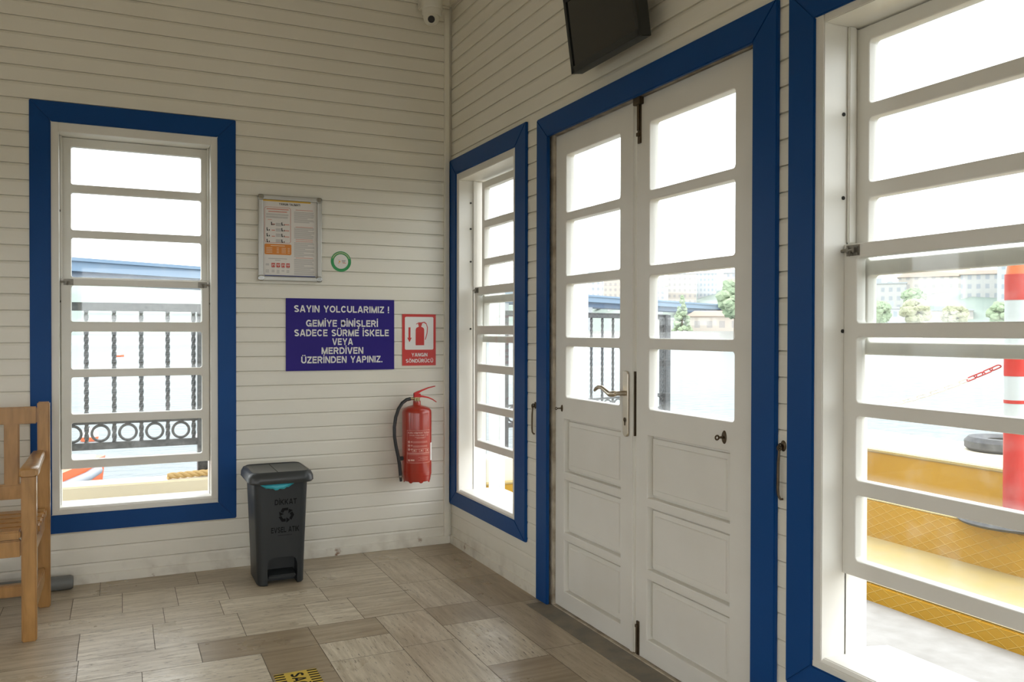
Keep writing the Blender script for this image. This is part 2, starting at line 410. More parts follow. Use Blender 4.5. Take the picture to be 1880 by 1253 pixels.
def _arc(cx, cy, rx, ry, a0, a1, n=8):
    return [(cx + rx*math.cos(math.radians(a0+(a1-a0)*k/n)), cy + ry*math.sin(math.radians(a0+(a1-a0)*k/n))) for k in range(n+1)]
def glyph(ch, s):
    """bold grotesque capitals drawn as strokes: (advance width, centre lines); cap height 1, stroke s"""
    h = s/2; lo, hi, md = h, 1-h, .52
    dots = []; base = {'İ':'I','Ö':'O','Ü':'U','Ğ':'G','Ş':'S','Ç':'C'}.get(ch, ch)
    def O(w): return [_arc(w/2, .5, w/2-h, .5-h, 90, 450, 28)]
    if base == ' ': return .42, []
    if base == 'A': w=.92; L=[[(h*.9,0),(w/2-.03,1)],[(w-h*.9,0),(w/2+.03,1)],[(.22,.29),(w-.22,.29)]]
    elif base == 'B': w=.82; L=[[(h,0),(h,1)],[(h,hi),(w*.55,hi)]+_arc(w*.55,(hi+md)/2,w*.40-h,(hi-md)/2,90,-90)+[(h,md)],[(h,md),(w*.58,md)]+_arc(w*.58,(lo+md)/2,w*.42-h,(md-lo)/2,90,-90)+[(h,lo)]]
    elif base == 'C': w=.9; L=[_arc(w/2,.5,w/2-h,.5-h,38,322,22)]
    elif base == 'D': w=.88; L=[[(h,0),(h,1)],[(h,hi),(w*.45,hi)]+_arc(w*.45,.5,w*.55-h,.5-h,90,-90,14)+[(h,lo)]]
    elif base == 'E': w=.74; L=[[(h,0),(h,1)],[(h,hi),(w,hi)],[(h,md),(w-.06,md)],[(h,lo),(w,lo)]]
    elif base == 'G': w=.95; L=[_arc(w/2,.5,w/2-h,.5-h,40,300,22)+[(w-h,.17)],[(w-h,.0),(w-h,.45)],[(w*.52,.42),(w,.42)]]
    elif base == 'I': w=.2+s*.0; w=s; L=[[(h,0),(h,1)]]
    elif base == 'K': w=.88; L=[[(h,0),(h,1)],[(h,.36),(w-s*.62,1)],[(.30,.55),(w-s*.55,0)]]
    elif base == 'L': w=.70; L=[[(h,0),(h,1)],[(h,lo),(w,lo)]]
    elif base == 'M': w=1.02; L=[[(h,0),(h,1)],[(w-h,0),(w-h,1)],[(h*1.1,1),(w/2,.0)],[(w-h*1.1,1),(w/2,.0)]]
    elif base == 'N': w=.86; L=[[(h,0),(h,1)],[(w-h,0),(w-h,1)],[(h*1.15,1),(w-h*1.15,0)]]
    elif base == 'O': w=.97; L=O(w)
    elif base == 'P': w=.79; L=[[(h,0),(h,1)],[(h,hi),(w*.52,hi)]+_arc(w*.52,(hi+.45)/2,w*.48-h,(hi-.45)/2,90,-90)+[(h,.45)]]
    elif base == 'R': w=.86; L=[[(h,0),(h,1)],[(h,hi),(w*.5,hi)]+_arc(w*.5,(hi+.48)/2,w*.47-h,(hi-.48)/2,90,-90)+[(h,.48)],[(w*.5,.48),(w-s*.55,.0)]]
    elif base == 'S': w=.82; L=[_arc(w/2,.73,w/2-h-.02,.27-h,25,230,12)+_arc(w/2,.27,w/2-h,.27-h,50,-155,12)]
    elif base == 'T': w=.77; L=[[(w/2,0),(w/2,1)],[(0,hi),(w,hi)]]
    elif base == 'U': w=.86; L=[[(h,1),(h,.36)]+_arc(w/2,.36,w/2-h,.36-h,180,360,14)+[(w-h,1)]]
    elif base == 'V': w=.88; L=[[(h*.9,1),(w/2-.02,0)],[(w-h*.9,1),(w/2+.02,0)]]
    elif base == 'Y': w=.88; L=[[(h*.9,1),(w/2,.42)],[(w-h*.9,1),(w/2,.42)],[(w/2,.5),(w/2,0)]]
    elif base == 'Z': w=.78; L=[[(0.02,hi),(w,hi)],[(h*1.0,s*.6),(w-h*1.1,1-s*.6)],[(0,lo),(w,lo)]]
    elif base == '!': w=s; L=[[(h,.30),(h,1)],[(h,0),(h,.19)]]
    elif base == '.': w=s; L=[[(h,0),(h,.19)]]
    else: w=.5; L=[]
    if ch == 'İ': L = L+[[(h,1.09),(h,1.25)]]
    if ch in 'ÖÜ': L = L+[[(w/2-.17,1.08),(w/2-.17,1.24)],[(w/2+.17,1.08),(w/2+.17,1.24)]]
    if ch == 'Ğ': L = L+[[(w/2+x_, z_) for x_, z_ in _arc(0,1.26,.17,.13,190,350,8)]]
    if ch in 'ŞÇ': L = L+[[(w/2,.04),(w/2,-.10)],[(w/2,-.10),(w/2+.09,-.17),(w/2,-.26),(w/2-.11,-.24)]]
    return w, L
def text_mesh(name, body, cap, bold=.19, width=None, gap=.13, word=None):
    """flat lettering in XZ, centred on x=0, baseline z=0"""
    mb = MB(); x = 0.0; polys = []; wk = 0
    for ch in body:
        w, L = glyph(ch, bold)
        if ch == ' ': wk += 1
        if word is not None and wk != word: L = []
        for ln in L:
            ln = [Vector((p[0]+x, p[1])) for p in ln]; closed = (ln[0]-ln[-1]).length < 1e-6
            lft, rgt = [], []
            n = len(ln)
            hw_ = bold/2*(.72 if ch in 'ŞÇĞ' and ln[0].y > 1.0 else (.6 if ch in 'ŞÇ' and ln[0].y < .06 else 1))
            for i in range(n):
                if closed: a_, b_ = ln[(i-1) % (n-1)], ln[(i+1) % (n-1)]
                else: a_, b_ = ln[max(i-1, 0)], ln[min(i+1, n-1)]
                d1 = (ln[i]-a_) if (closed or i > 0) else (b_-ln[i]); d2 = (b_-ln[i]) if (closed or i < n-1) else d1
                d1 = d1.normalized(); d2 = d2.normalized(); t = (d1+d2); t = t.normalized() if t.length > 1e-6 else d1
                nn = Vector((-t.y, t.x)); k = hw_/max(.5, nn.dot(Vector((-d1.y, d1.x))))
                lft.append(ln[i]+nn*k); rgt.append(ln[i]-nn*k)
            for i in range(n-1): polys.append([lft[i], rgt[i], rgt[i+1], lft[i+1]])
        x += w + gap
    W_ = x - gap; kx = (width/W_) if width else cap
    for pl in polys:
        mb.add([((p.x-W_/2)*kx, 0, p.y*cap) for p in pl], [(0,1,2,3)])
    me = bpy.data.meshes.new(name); me.from_pydata(mb.v, [], mb.f); me.update(); return me

def join_meshes(name, items):
    """items: (mesh, Matrix) -> one mesh"""
    bm = bmesh.new()
    for me, mt in items:
        t = me.copy(); t.transform(mt); bm.from_mesh(t); bpy.data.meshes.remove(t)
    me = bpy.data.meshes.new(name); bm.to_mesh(me); bm.free(); return me

T = Matrix.Translation
RZ = -PI/2      # local x runs right along the right wall, local y runs outward

# ---------------------------------------------------------------- camera
cam = bpy.data.cameras.new('camera'); cam.sensor_width = 36; cam.lens = 29.324; cam.clip_end = 5000; cam.clip_start = .05
co = bpy.data.objects.new('camera', cam); COL.objects.link(co)
co.location = (-1.76926, -4.62654, 1.25)
yaw, pitch, roll = map(math.radians, (25.17548, -.59298, .09696))
co.rotation_mode = 'QUATERNION'
co.rotation_quaternion = (Matrix.Rotation(-yaw, 4, 'Z') @ Matrix.Rotation(PI/2 + pitch, 4, 'X') @ Matrix.Rotation(roll, 4, 'Z')).to_quaternion()
scene.camera = co

# ---------------------------------------------------------------- room shell
WX = .008              # right wall board face; its trim stands 14 mm proud of it
ROOM_L, ROOM_B, ROOM_H = -5.0, -8.2, 3.34
Z0, PITCH = .101, .0783

def board_wall(name, u0, u1, openings, place, thick=.12, top=ROOM_H, boards=True, ext=.12):
    """place(u, depth, z) -> world. Lapped boards with a chamfer and a dark joint, cut round the openings."""
    mb = MB()
    zs = [0.0] + [Z0 + PITCH*i for i in range(-1, 60) if .03 < Z0 + PITCH*i < top-.01] + [top]
    us = sorted({u0, u1, *[o[0] for o in openings], *[o[1] for o in openings]})
    us = [u for u in us if u0 <= u <= u1]
    for a, b in zip(us[:-1], us[1:]):
        cuts = sorted((o[2], o[3]) for o in openings if o[0] <= a + 1e-6 and o[1] >= b - 1e-6)
        spans = []; z = 0.0
        for c0, c1 in cuts:
            if c0 > z + 1e-6: spans.append((z, c0))
            z = c1
        if z < top: spans.append((z, top))
        for s0, s1 in spans:
            a_in, b_in = a, b
            if abs(a-u0) < 1e-6: a = a - ext
            if abs(b-u1) < 1e-6: b = b + ext
            bb = [place(a, .010, s0), place(b, .010, s0), place(b, thick, s0), place(a, thick, s0),
                  place(a, .010, s1), place(b, .010, s1), place(b, thick, s1), place(a, thick, s1)]
            mb.add(bb, [(0,3,2,1),(4,5,6,7),(0,1,5,4),(1,2,6,5),(2,3,7,6),(3,0,4,7)])
            a, b = a_in, b_in
            if name == 'wall_back' and abs(b-u1) < 1e-6: b -= .014
            if not boards: continue
            for zb, zt in zip(zs[:-1], zs[1:]):
                lo, hi = max(zb, s0), min(zt, s1)
                if hi - lo < .004: continue
                prof = []
                if lo == zb: prof += [(.0080, zb+.0007), (.0, zb+.0013)]
                else: prof += [(.0095, lo), (0, lo)]
                if hi == zt and hi - lo > .02: prof += [(.0, zt-.014), (.0034, zt-.0030), (.0085, zt-.0009)]
                else: prof += [(0, hi), (.0095, hi)]
                mb.prism(prof, lambda p: place(a, *p), lambda p: place(b, *p))
    return mb.build(name, 'wall', kind='structure')

# window and door openings, in wall coordinates (u0, u1, z0, z1)
BACK_OPEN = [(-2.09, -1.285, .335, 2.29), (-4.45, -3.65, .335, 2.29)]
RIGHT_OPEN = [(.09, .915, .30, 2.185), (1.19, 2.66, -.05, 2.19), (2.845, 3.68, .29, 2.15), (4.2, 5.3, .2, 2.15), (5.8, 7.4, .05, 2.15)]
board_wall('wall_back', ROOM_L, WX, BACK_OPEN, lambda u, d, z: (u, d, z))
board_wall('wall_right', 0, -ROOM_B, RIGHT_OPEN, lambda u, d, z: (WX + d, -u, z))
board_wall('wall_left', 0, -ROOM_B, [(.8, 1.9, .4, 2.1), (2.9, 4.2, .4, 2.1), (5.6, 6.9, .4, 2.1)], lambda u, d, z: (ROOM_L - d, -u, z), boards=False)
board_wall('wall_front', ROOM_L, WX, [(-4.7, -2.7, .1, 2.2), (-2.3, -.3, .1, 2.2)], lambda u, d, z: (u, ROOM_B - d, z), boards=False)
MB().box(ROOM_L-.15, WX+.12, ROOM_B-.15, .12, ROOM_H, ROOM_H+.1).build('ceiling', 'ceil', kind='structure')

# floor: travertine in mixed sizes
tiles = []
def row(y0, y1, xs, tones, d=0):
    for (a, b), t in zip(zip(xs[:-1], xs[1:]), tones): tiles.append((a, b, y1, y0, t, d))
L_ = ROOM_L
row(0.1, -.24, [L_, -4.2, -3.5, -2.9, -2.3, -1.86, -1.42, -.98, -.53, -.265, .14], [.2,.4,.3,.2,.4,.55,.5,.6,.55,.7])
row(-.24, -.55, [L_, -4.4, -3.9, -3.2, -2.75, -2.25, -1.97, -1.763, -1.53, -1.308, -.90, -.53], [.3,.2,.4,.3,.35,.55,.3,.22,.25,.55,.35])
row(-.55, -.765, [L_, -4.3, -3.6, -2.9, -2.1, -1.597, -1.356, -.893, -.53], [.2,.5,.3,.4,.25,.3,.12,.4])
row(-.765, -1.075, [L_, -4.1, -3.5, -2.6, -1.922, -1.647, -1.302, -1.008, -.807, -.53], [.5,.2,.3,.55,.06,.18,.25,.0,.38])
row(-1.075, -1.29, [L_, -4.2, -3.4, -2.5, -1.915, -1.49, -1.053, -.76], [.3,.4,.2,.5,.08,.85,.75])
row(-1.29, -1.575, [L_, -4.4, -3.6, -2.9, -2.2, -1.70, -1.277], [.4,.2,.5,.35,.3,.06])
tiles += [(-1.277, -1.053, -1.575, -1.29, .95, 0), (-1.277, -1.053, -1.95, -1.575, .85, 0)]
tiles += [(-1.053, -.76, -1.49, -1.29, .12, 1), (-1.053, -.76, -1.95, -1.49, .2, 1)]
tiles += [(-.76, -.53, -1.46, -1.075, .3, 1), (-.76, -.53, -1.95, -1.46, .35, 1)]
tiles += [(-.53, -.262, -.66, -.24, .5, 1), (-.53, -.262, -1.06, -.66, .35, 1), (-.53, -.262, -1.30, -1.06, .78, 1), (-.53, -.262, -1.775, -1.30, .15, 1), (-.53, -.262, -2.35, -1.775, .9, 0), (-.53, -.262, -2.9, -2.35, .5, 1)]
tiles += [(-.262, .14, -.70, -.24, .7, 1), (-.262, .14, -1.15, -.70, .85, 1), (-.262, .14, -1.72, -1.15, .6, 1), (-.262, .14, -2.3, -1.72, .55, 1), (-.262, .14, -2.9, -2.3, .6, 1)]
y = -1.575; rr = random.Random(3)
while y > -1.9:
    y2 = -1.95; row(y, y2, [L_, -4.3, -3.5, -2.7, -2.05, -1.65, -1.277], [.3,.5,.2,.4,.2,.3]); y = y2
y = -1.95
while y > ROOM_B - .1:
    y2 = y - rr.choice((.21, .28, .3)); x = L_; xs = [x]
    lim = .14 if y <= -2.9 else -.53
    while x < lim - .3:
        x += rr.choice((.25, .32, .45, .55)); xs.append(min(x, lim))
    if xs[-1] < lim: xs.append(lim)
    row(y, y2, xs, [rr.choice((.1,.2,.3,.5,.8)) for _ in xs], 0); y = y2
me = bpy.data.meshes.new('floor'); vs = []; fs = []; uvs = []; att = []
for k, (x0, x1, y0, y1, t, d) in enumerate(tiles):
    g = .0012; o = len(vs)
    q = [(x0+g, y0+g), (x1-g, y0+g), (x1-g, y1-g), (x0+g, y1-g)]
    vs += [(a, b, 0) for a, b in q]; fs.append((o, o+1, o+2, o+3))
    ox, oy = k*3.17, k*1.73
    for a, b in q:
        uvs.append(((a, b) if d == 0 else (b, a))); uvs[-1] = (uvs[-1][0]+ox, uvs[-1][1]+oy)
        att.append((t, max(0., 1-t*.75), rr.random()))
o = len(vs); vs += [(ROOM_L-.1, ROOM_B-.1, -.0015), (.15, ROOM_B-.1, -.0015), (.15, .1, -.0015), (ROOM_L-.1, .1, -.0015)]
vs += [(a, b, -.08) for a, b, c in vs[o:o+4]]
for f in ((0,1,2,3), (7,6,5,4), (0,4,5,1), (1,5,6,2), (2,6,7,3), (3,7,4,0)): fs.append(tuple(o+i for i in f))
me.from_pydata(vs, [], fs); me.update()
me.attributes.new('tile', 'FLOAT_VECTOR', 'CORNER'); me.uv_layers.new(name='UVMap')
nL = len(me.loops); NT = len(tiles)*4
flat_a = [c for t_ in att for c in t_] + [0.]*(3*(nL-NT)); flat_u = [c for t_ in uvs for c in t_] + [0.]*(2*(nL-NT))
me.attributes['tile'].data.foreach_set('vector', flat_a); me.uv_layers['UVMap'].data.foreach_set('uv', flat_u)
me.materials.append(M['floor']); me.materials.append(M['grout'])
for p in me.polygons:
    if p.index >= len(tiles): p.material_index = 1
link('floor', me, None, kind='structure')

# base strips, corner bead and frieze
MB().box(ROOM_L, -.003, -.010, .002, 0, .046).build('baseboard_back', 'wall', bevel=.002, kind='structure')
mb = MB()
for a, b in ((.0, 1.135), (2.72, 2.76), (2.765, -ROOM_B)): mb.box(WX-.010, WX+.002, -b, -a, 0, .046)
mb.build('baseboard_right', 'wall', kind='structure')
MB().box(-.040, -.010, -.016, .002, .046, 3.117).build('trim_1', 'wall', bevel=.003, kind='structure')
MB().box(ROOM_L, WX, -.018, .002, 3.168, ROOM_H).build('trim_2', 'wall', bevel=.003, kind='structure')
MB().box(WX-.018, WX+.002, ROOM_B, -.018, 3.168, ROOM_H).build('trim_3', 'wall', bevel=.003, kind='structure')

M['stain'] = mat('dark_cement_strip', (.17, .155, .13), .7, noise=(9, .9, (.28, .235, .17)), bump=(40, .2))
MB().box(-.085, .02, -2.66, -1.20, -.001, .0016).build('trim_4', 'stain', kind='structure')

# ---------------------------------------------------------------- windows
def bolt(parent, u, z, d, left=True, s=1.0):
    """little steel barrel bolt screwed to a sash rail, its rod shot into the jamb"""
    sg = 1 if left else -1
    mb = MB(); mb.box(u, u + sg*.044, d-.003, d, z-.015, z+.015)
    for zz in (z-.010, z+.010):
        for uu in (u+sg*.005, u+sg*.039): mb.cyl((uu, d-.005, zz), (uu, d-.002, zz), .0028, n=8)
    mb.box(u+sg*.006, u+sg*.014, d-.012, d-.002, z-.007, z+.007); mb.box(u+sg*.028, u+sg*.034, d-.012, d-.002, z-.007, z+.007)
    mb.cyl((u - sg*.018, d-.008, z), (u + sg*.03, d-.008, z), .0045, n=10)
    mb.cyl((u + sg*.018, d-.008, z), (u + sg*.018, d-.013, z-.016), .0035, n=8)
    return mb.build('bolt', 'steel', parent)

def sash(root, u0, u1, panes, ztop, zbot, pu0, pu1, d, t=.036):
    holes = [rrect(pu0, pu1, a, b, .011) for b, a in panes]
    me = curve_mesh('sash', [rect(u0, u1, zbot, ztop)] + holes, t, .0035)
    me.transform(T((0, d + t/2, 0)))
    for p in me.polygons: p.use_smooth = True
    me.set_sharp_from_angle(angle=.6)
    s = link('sash', me, 'white', root)
    for b, a in panes:
        MB().box(pu0-.006, pu1+.006, d+t*.55, d+t*.55+.004, a-.006, b+.006).build('pane', 'glass', s)
        # putty bead round the pane, outside
    return s

def make_window(name, loc, rz, W, z0, z1, cin, lin, sash_u, pane_u, upper, up_lim, lower, low_lim, sill, holes, label=None):
    """W casing outer width; cin=(u0,u1,z0,z1) casing inner; lin=(u0,u1,ztop) clear opening inside the liner."""
    root = empty(name, loc, rz, 'structure')
    # blue casing, mitred boards
    a = (0, W, z0, z1); b = cin
    for poly in ([(a[0],a[2]),(a[1],a[2]),(b[1],b[2]),(b[0],b[2])], [(a[1],a[2]),(a[1],a[3]),(b[1],b[3]),(b[1],b[2])],
                 [(a[1],a[3]),(a[0],a[3]),(b[0],b[3]),(b[1],b[3])], [(a[0],a[3]),(a[0],a[2]),(b[0],b[2]),(b[0],b[3])]):
        MB().prism(poly, lambda p: (p[0], -.006, p[1]), lambda p: (p[0], .010, p[1])).build('casing', 'blue', root, bevel=.003)
    # white liner: jambs, head, sill
    fr = MB(); D = .175
    fr.box(b[0]-.006, lin[0], .001, D, sill-.03, b[3]+.006); fr.box(lin[1], b[1]+.006, .001, D, sill-.03, b[3]+.006)
    fr.box(lin[0]-.0005, lin[1]+.0005, .0012, D, lin[2], b[3]+.006)
    # guide beads: in front of the lower sash track and between the two sashes
    for u, sg in ((lin[0], 1), (lin[1], -1)):
        fr.box(u-sg*.002, u+sg*.003, .090, D, sill-.01, lin[2])
        fr.box(u, u+sg*.010, .088, .114, low_lim[0]+.004, lin[2])
    fr.build('frame', 'white', root, bevel=.0025)
    si = MB(); si.prism([(-.001, sill-.012), (.012, sill), (.16, sill-.004), (.30, sill-.02), (.30, sill-.05), (-.001, sill-.05)],
                        lambda p: (b[0]-.002, p[0], p[1]), lambda p: (b[1]+.002, p[0], p[1]))
    si.box(b[0]-.004, b[1]+.004, .002, .06, b[2]-.006, sill-.03)
    si.build('sill', 'white', root, bevel=.003)
    for u, z in holes: MB().cyl((u-.002, .075, z), (u+.0015, .075, z), .0055, n=10).build('bolt_hole', 'dark', root)  # dark discs paint the shade inside the bolt holes
    sash(root, sash_u[0]+.003, sash_u[1]-.003, upper, up_lim[0], up_lim[1], pane_u[0], pane_u[1], .122)
    s = sash(root, sash_u[0], sash_u[1], lower, low_lim[0], low_lim[1], pane_u[0], pane_u[1], .079)
    zb = low_lim[0] - .019
    bolt(s, sash_u[0]+.012, zb, .079, True); bolt(s, sash_u[1]-.012, zb, .079, False)
    return root

def off(lst, o): return [(a-o if True else a) for a in lst]
# back wall window
o = -2.162
make_window('window_1', (o, 0, 0), 0, .95, .262, 2.369, (.091, .858, .352, 2.2715), (.124, .826, 2.228),
    (.127, .824), (.172, .787), [(2.182,1.993),(1.952,1.763),(1.725,1.525),(1.485,1.29)], (2.226, 1.25),
    [(1.482,1.300),(1.252,1.061),(1.021,.835),(.792,.605)], (1.517, .562), .385, [(.126, 1.85), (.126, 1.40), (.826, 1.40)])
# narrow-looking window beside the corner (right wall)
make_window('window_2', (0, -.002, 0), RZ, 1.022, .236, 2.262, (.102, .900, .319, 2.166), (.134, .868, 2.128),
    (.186, .862), (.222, .822), [(2.076,1.892),(1.849,1.672),(1.634,1.457),(1.416,1.229)], (2.115, 1.193),
    [(1.465,1.286),(1.239,1.069),(1.026,.843),(.802,.632)], (1.509, .591), .338, [(.136, 1.85), (.136, 1.66), (.136, 1.27), (.136, 2.0)])
# large window at the right edge of the photo
make_window('window_3', (0, -2.762, 0), RZ, 1.0, .226, 2.24, (.101, .900, .310, 2.134), (.131, .870, 2.112),
    (.131, .868), (.177, .825), [(2.067,1.891),(1.851,1.671),(1.628,1.452),(1.411,1.224)], (2.108, 1.189),
    [(1.459,1.277),(1.238,1.056),(1.019,.840),(.799,.616)], (1.499, .571), .340, [(.132, 1.865), (.132, 1.63), (.132, 1.255)])
# plain unseen openings: window_4 read off floor sheen, the rest added for room light
def unseen_window(name, loc, rz, W, z0, z1, n):
    root = empty(name, loc, rz, 'structure')
    c = MB()
    for p in (((-.09, 0), (z0-.09, z1+.09)), ((W, W+.09), (z0-.09, z1+.09)), ((0, W), (z1, z1+.09)), ((0, W), (z0-.09, z0))):
        c.box(p[0][0], p[0][1], -.008, .010, p[1][0], p[1][1])
    c.build('casing', 'blue', root)
    f = MB()
    f.box(-.001, .05, .0, .12, z0, z1); f.box(W-.05, W+.001, 0, .12, z0, z1); f.box(0, W, 0, .12, z1-.05, z1+.001); f.box(0, W, 0, .14, z0-.001, z0+.05)
    for k in range(1, n): zz = z0 + (z1-z0)*k/n; f.box(.05, W-.05, .06, .10, zz-.02, zz+.02)
    f.build('frame', 'white', root)
    return root
unseen_window('window_4', (-4.45, 0, 0), 0, .80, .335, 2.29, 7)
unseen_window('window_5', (WX, -4.2, 0), RZ, 1.1, .2, 2.15, 5)
unseen_window('window_6', (WX, -5.8, 0), RZ, 1.6, .05, 2.15, 3)
for k, (a, b) in enumerate(((.8, 1.9), (2.9, 4.2), (5.6, 6.9))): unseen_window('window_%d' % (7+k), (ROOM_L, -b, 0), PI/2, b-a, .4, 2.1, 4)  # left wall openings added to brighten the interior
unseen_window('window_10', (-2.7, ROOM_B, 0), PI, 2.0, .1, 2.2, 3); unseen_window('window_11', (-.3, ROOM_B, 0), PI, 2.0, .1, 2.2, 3)

# ---------------------------------------------------------------- double door
dr = empty('door_1', (0, -1.14, 0), RZ, 'structure')
a = (0, 1.575, 0, 2.241); b = (.108, 1.469, 0, 2.143)
for poly in ([(a[1],0),(a[1],a[3]),(b[1],b[3]),(b[1],0)], [(a[1],a[3]),(a[0],a[3]),(b[0],b[3]),(b[1],b[3])], [(a[0],a[3]),(a[0],0),(b[0],0),(b[0],b[3])]):
    MB().prism(poly, lambda p: (p[0], -.006, p[1]), lambda p: (p[0], .010, p[1])).build('casing', 'blue', dr, bevel=.003)
fr = MB(); fr.box(.045, .122, .022, .074, 0, 2.19)
fr.build('frame', 'oldwhite', dr, bevel=.003)
fr = MB(); fr.box(.045, .1265, .0745, .15, 0, 2.19)
fr.build('outer_frame', 'column', dr, bevel=.003)
fr = MB(); fr.box(1.474, 1.53, .022, .15, 0, 2.19); fr.box(.122, 1.474, .022, .15, 2.149, 2.19)
fr.build('frame', 'oldwhite', dr, bevel=.003)
MB().box(.12, 1.476, .02, .16, -.04, .004).build('threshold', 'oldwhite', dr, bevel=.002)

def leaf(u0, u1, ztop, pu, panes, qu, panels):
    t = .042; d = .030
    holes = [rrect(pu[0], pu[1], a, b, .012) for b, a in panes] + [rect(qu[0], qu[1], a, b) for b, a in panels]
    me = curve_mesh('door_leaf', [rect(u0, u1, .009, ztop)] + holes, t, .004)
    me.transform(T((0, d+t/2, 0)))
    for p in me.polygons: p.use_smooth = True
    me.set_sharp_from_angle(angle=.6)
    lf = link('door_leaf', me, 'white', dr)
    for b, a in panes: MB().box(pu[0]-.007, pu[1]+.007, d+.022, d+.026, a-.007, b+.007).build('pane', 'glass', lf)
    for b, a in panels:
        mb = MB()
        # recessed panel with a bolection slope up to a raised field
        m0, m1 = .006, .034
        rings = []
        for e, dd in ((-.004, .030), (.010, .026), (.012, .018), (.030, .018), (.033, .013)):
            rings.append([(qu[0]+e, d+dd, a+e), (qu[1]-e, d+dd, a+e), (qu[1]-e, d+dd, b-e), (qu[0]+e, d+dd, b-e)])
        mb.loft(rings, cap=True, smooth=False)
        mb.build('panel', 'white', lf)
    return lf
LP = [(2.041,1.784),(1.747,1.502),(1.464,1.228),(1.188,.960)]
LQ = [(.862,.626),(.592,.354),(.318,.088)]
l1 = leaf(.127, .772, 2.141, (.222, .665), LP, (.209, .674), LQ)
l2 = leaf(.783, 1.466, 2.144, (.868, 1.349), LP, (.860, 1.329), LQ)
# astragal on the left leaf's meeting edge
MB().box(.752, .7725, .023, .031, .010, 2.138).build('meeting_strip', 'white', l1, bevel=.003)
mb = MB(); mb.box(.7735, .7785, .026, .045, .85, 1.10); mb.build('strike_plate', 'bronze', l1)
# lever handle on long backplate
me = curve_mesh('backplate', [rrect(.700, .737, .842, 1.100, .016, 8)], .009, .003); me.transform(T((0, .0260, 0)))
link('handle_plate', me, 'nickel', l1)
hb = MB(); hb.cyl((.716, .025, 1.012), (.716, -.024, 1.012), .010, .009, n=18)
hb.tube([(.716,-.020,1.012),(.704,-.025,1.010),(.685,-.027,1.008),(.66,-.028,1.018),(.628,-.028,1.030),(.60,-.027,1.031),(.578,-.026,1.023),(.566,-.026,1.014)],
        [.011,.012,.011,.0095,.0085,.008,.0075,.005], 14)
hb.build('handle', 'nickel', l1)
kb = MB(); kb.cyl((.718, .0225, .908), (.718, .020, .908), .009, n=16); kb.box(.7145, .7215, .020, .0225, .886, .906); kb.build('keyhole', 'bronze', l1)
# flush bolts on the right leaf
fb = MB(); fb.box(.796, .815, .024, .031, 1.972, 2.120); fb.cyl((.8055, .021, 2.02), (.8055, .021, 2.125), .0055, n=10); fb.box(.785, .830, .010, .030, 2.118, 2.145)
fb.box(.799, .812, .015, .025, 1.998, 2.012); fb.build('flush_bolt', 'bronze', l2, bevel=.001)
fb = MB(); fb.box(.796, .812, .025, .031, .012, .142); fb.cyl((.804, .022, .02), (.804, .022, .12), .0045, n=10); fb.box(.798, .810, .017, .025, .118, .13)
fb.build('flush_bolt', 'bronze', l2, bevel=.001)
def eye(parent, u, z, s):
    m_ = MB(); m_.lathe([(.0, -.004), (.011*s, -.004), (.013*s, -.001), (.013*s, .002)], (0,0,0), 18, 'Y')
    me_ = bpy.data.meshes.new('x')
    m_.v = [(p[0]*.75+u, p[1]+.030, p[2]*1.5+z) for p in m_.v]
    m_.cyl((u, .028, z), (u, .006, z), .0035*s, n=8); m_.torus((u, -.000, z), .006*s, .0026*s, 'X', 14, 6)
    m_.build('hook_eye', 'bronze', parent)
eye(l1, .190, .909, .8); eye(l2, 1.303, .906, 1.15)

# cabin hooks hanging on the wall strips beside the casings
def cabin_hook(y, ztop, length, label):
    r = empty('cabin_hook', (WX, y, ztop), RZ)
    tag(r, label, 'hook', 'iron cabin hooks beside the double door')
    p = MB(); p.lathe([(.0,-.005),(.008,-.005),(.011,-.002),(.011,0)], (0,0,0), 16, 'Y'); p.v = [(q[0], q[1], q[2]*1.5) for q in p.v]
    p.torus((0,-.013,0), .007, .0025, 'X', 14, 6); p.cyl((0,-.002,0),(0,-.008,0), .003, n=8)
    p.build('eye_plate', 'bronze', r)
    h = MB(); h.torus((-.003,-.014,-.006), .007, .0026, 'Y', 14, 6)
    L = length
    h.tube([(-.003,-.014,-.012),(-.006,-.015,-L*.35),(-.007,-.015,-L*.8),(-.006,-.014,-L*.93),(-.001,-.010,-L),(.006,-.008,-L*.99)], [.0035,.004,.004,.0038,.0035,.003], 10)
    h.build('hook_rod', 'bronze', r)
cabin_hook(-1.108, .905, .135, 'dark iron cabin hook on the narrow board strip left of the double door')
cabin_hook(-2.737, .915, .158, 'dark iron cabin hook on the board strip right of the double door')

# ---------------------------------------------------------------- signs on the back wall
def sign(name, x0, x1, z0, z1, t, m, r=0.0, y=0.0):
    root = empty(name, ((x0+x1)/2, y, z0))
    w = x1-x0; h = z1-z0
    me = curve_mesh('board', [rrect(-w/2, w/2, 0, h, r, 4) if r else rect(-w/2, w/2, 0, h)], t)
    me.transform(T((0, -t/2, 0)))
    link('board', me, m, root)
    return root, w, h
s, w, h = sign('notice_sign', -.9536, -.3438, 1.0368, 1.4343, .004, 'sign_purple')
tag(s, 'violet blue passenger notice sign with white Turkish capitals on the board wall', 'sign')
for t_, z, wd in [('SAYIN YOLCULARIMIZ !', .322, .535), ('GEMİYE BİNİŞLERİ', .243, .405), ('SADECE SÜRME İSKELE', .190, .533), ('VEYA', .141, .116), ('MERDİVEN', .091, .235), ('ÜZERİNDEN YAPINIZ.', .041, .457)]:
    for k in range(t_.count(' ') + 1):
        me = text_mesh('lettering', t_, .0375, .20, wd, word=k); me.transform(T((.006, -.0046, z))); link('lettering', me, 'sign_white', s)

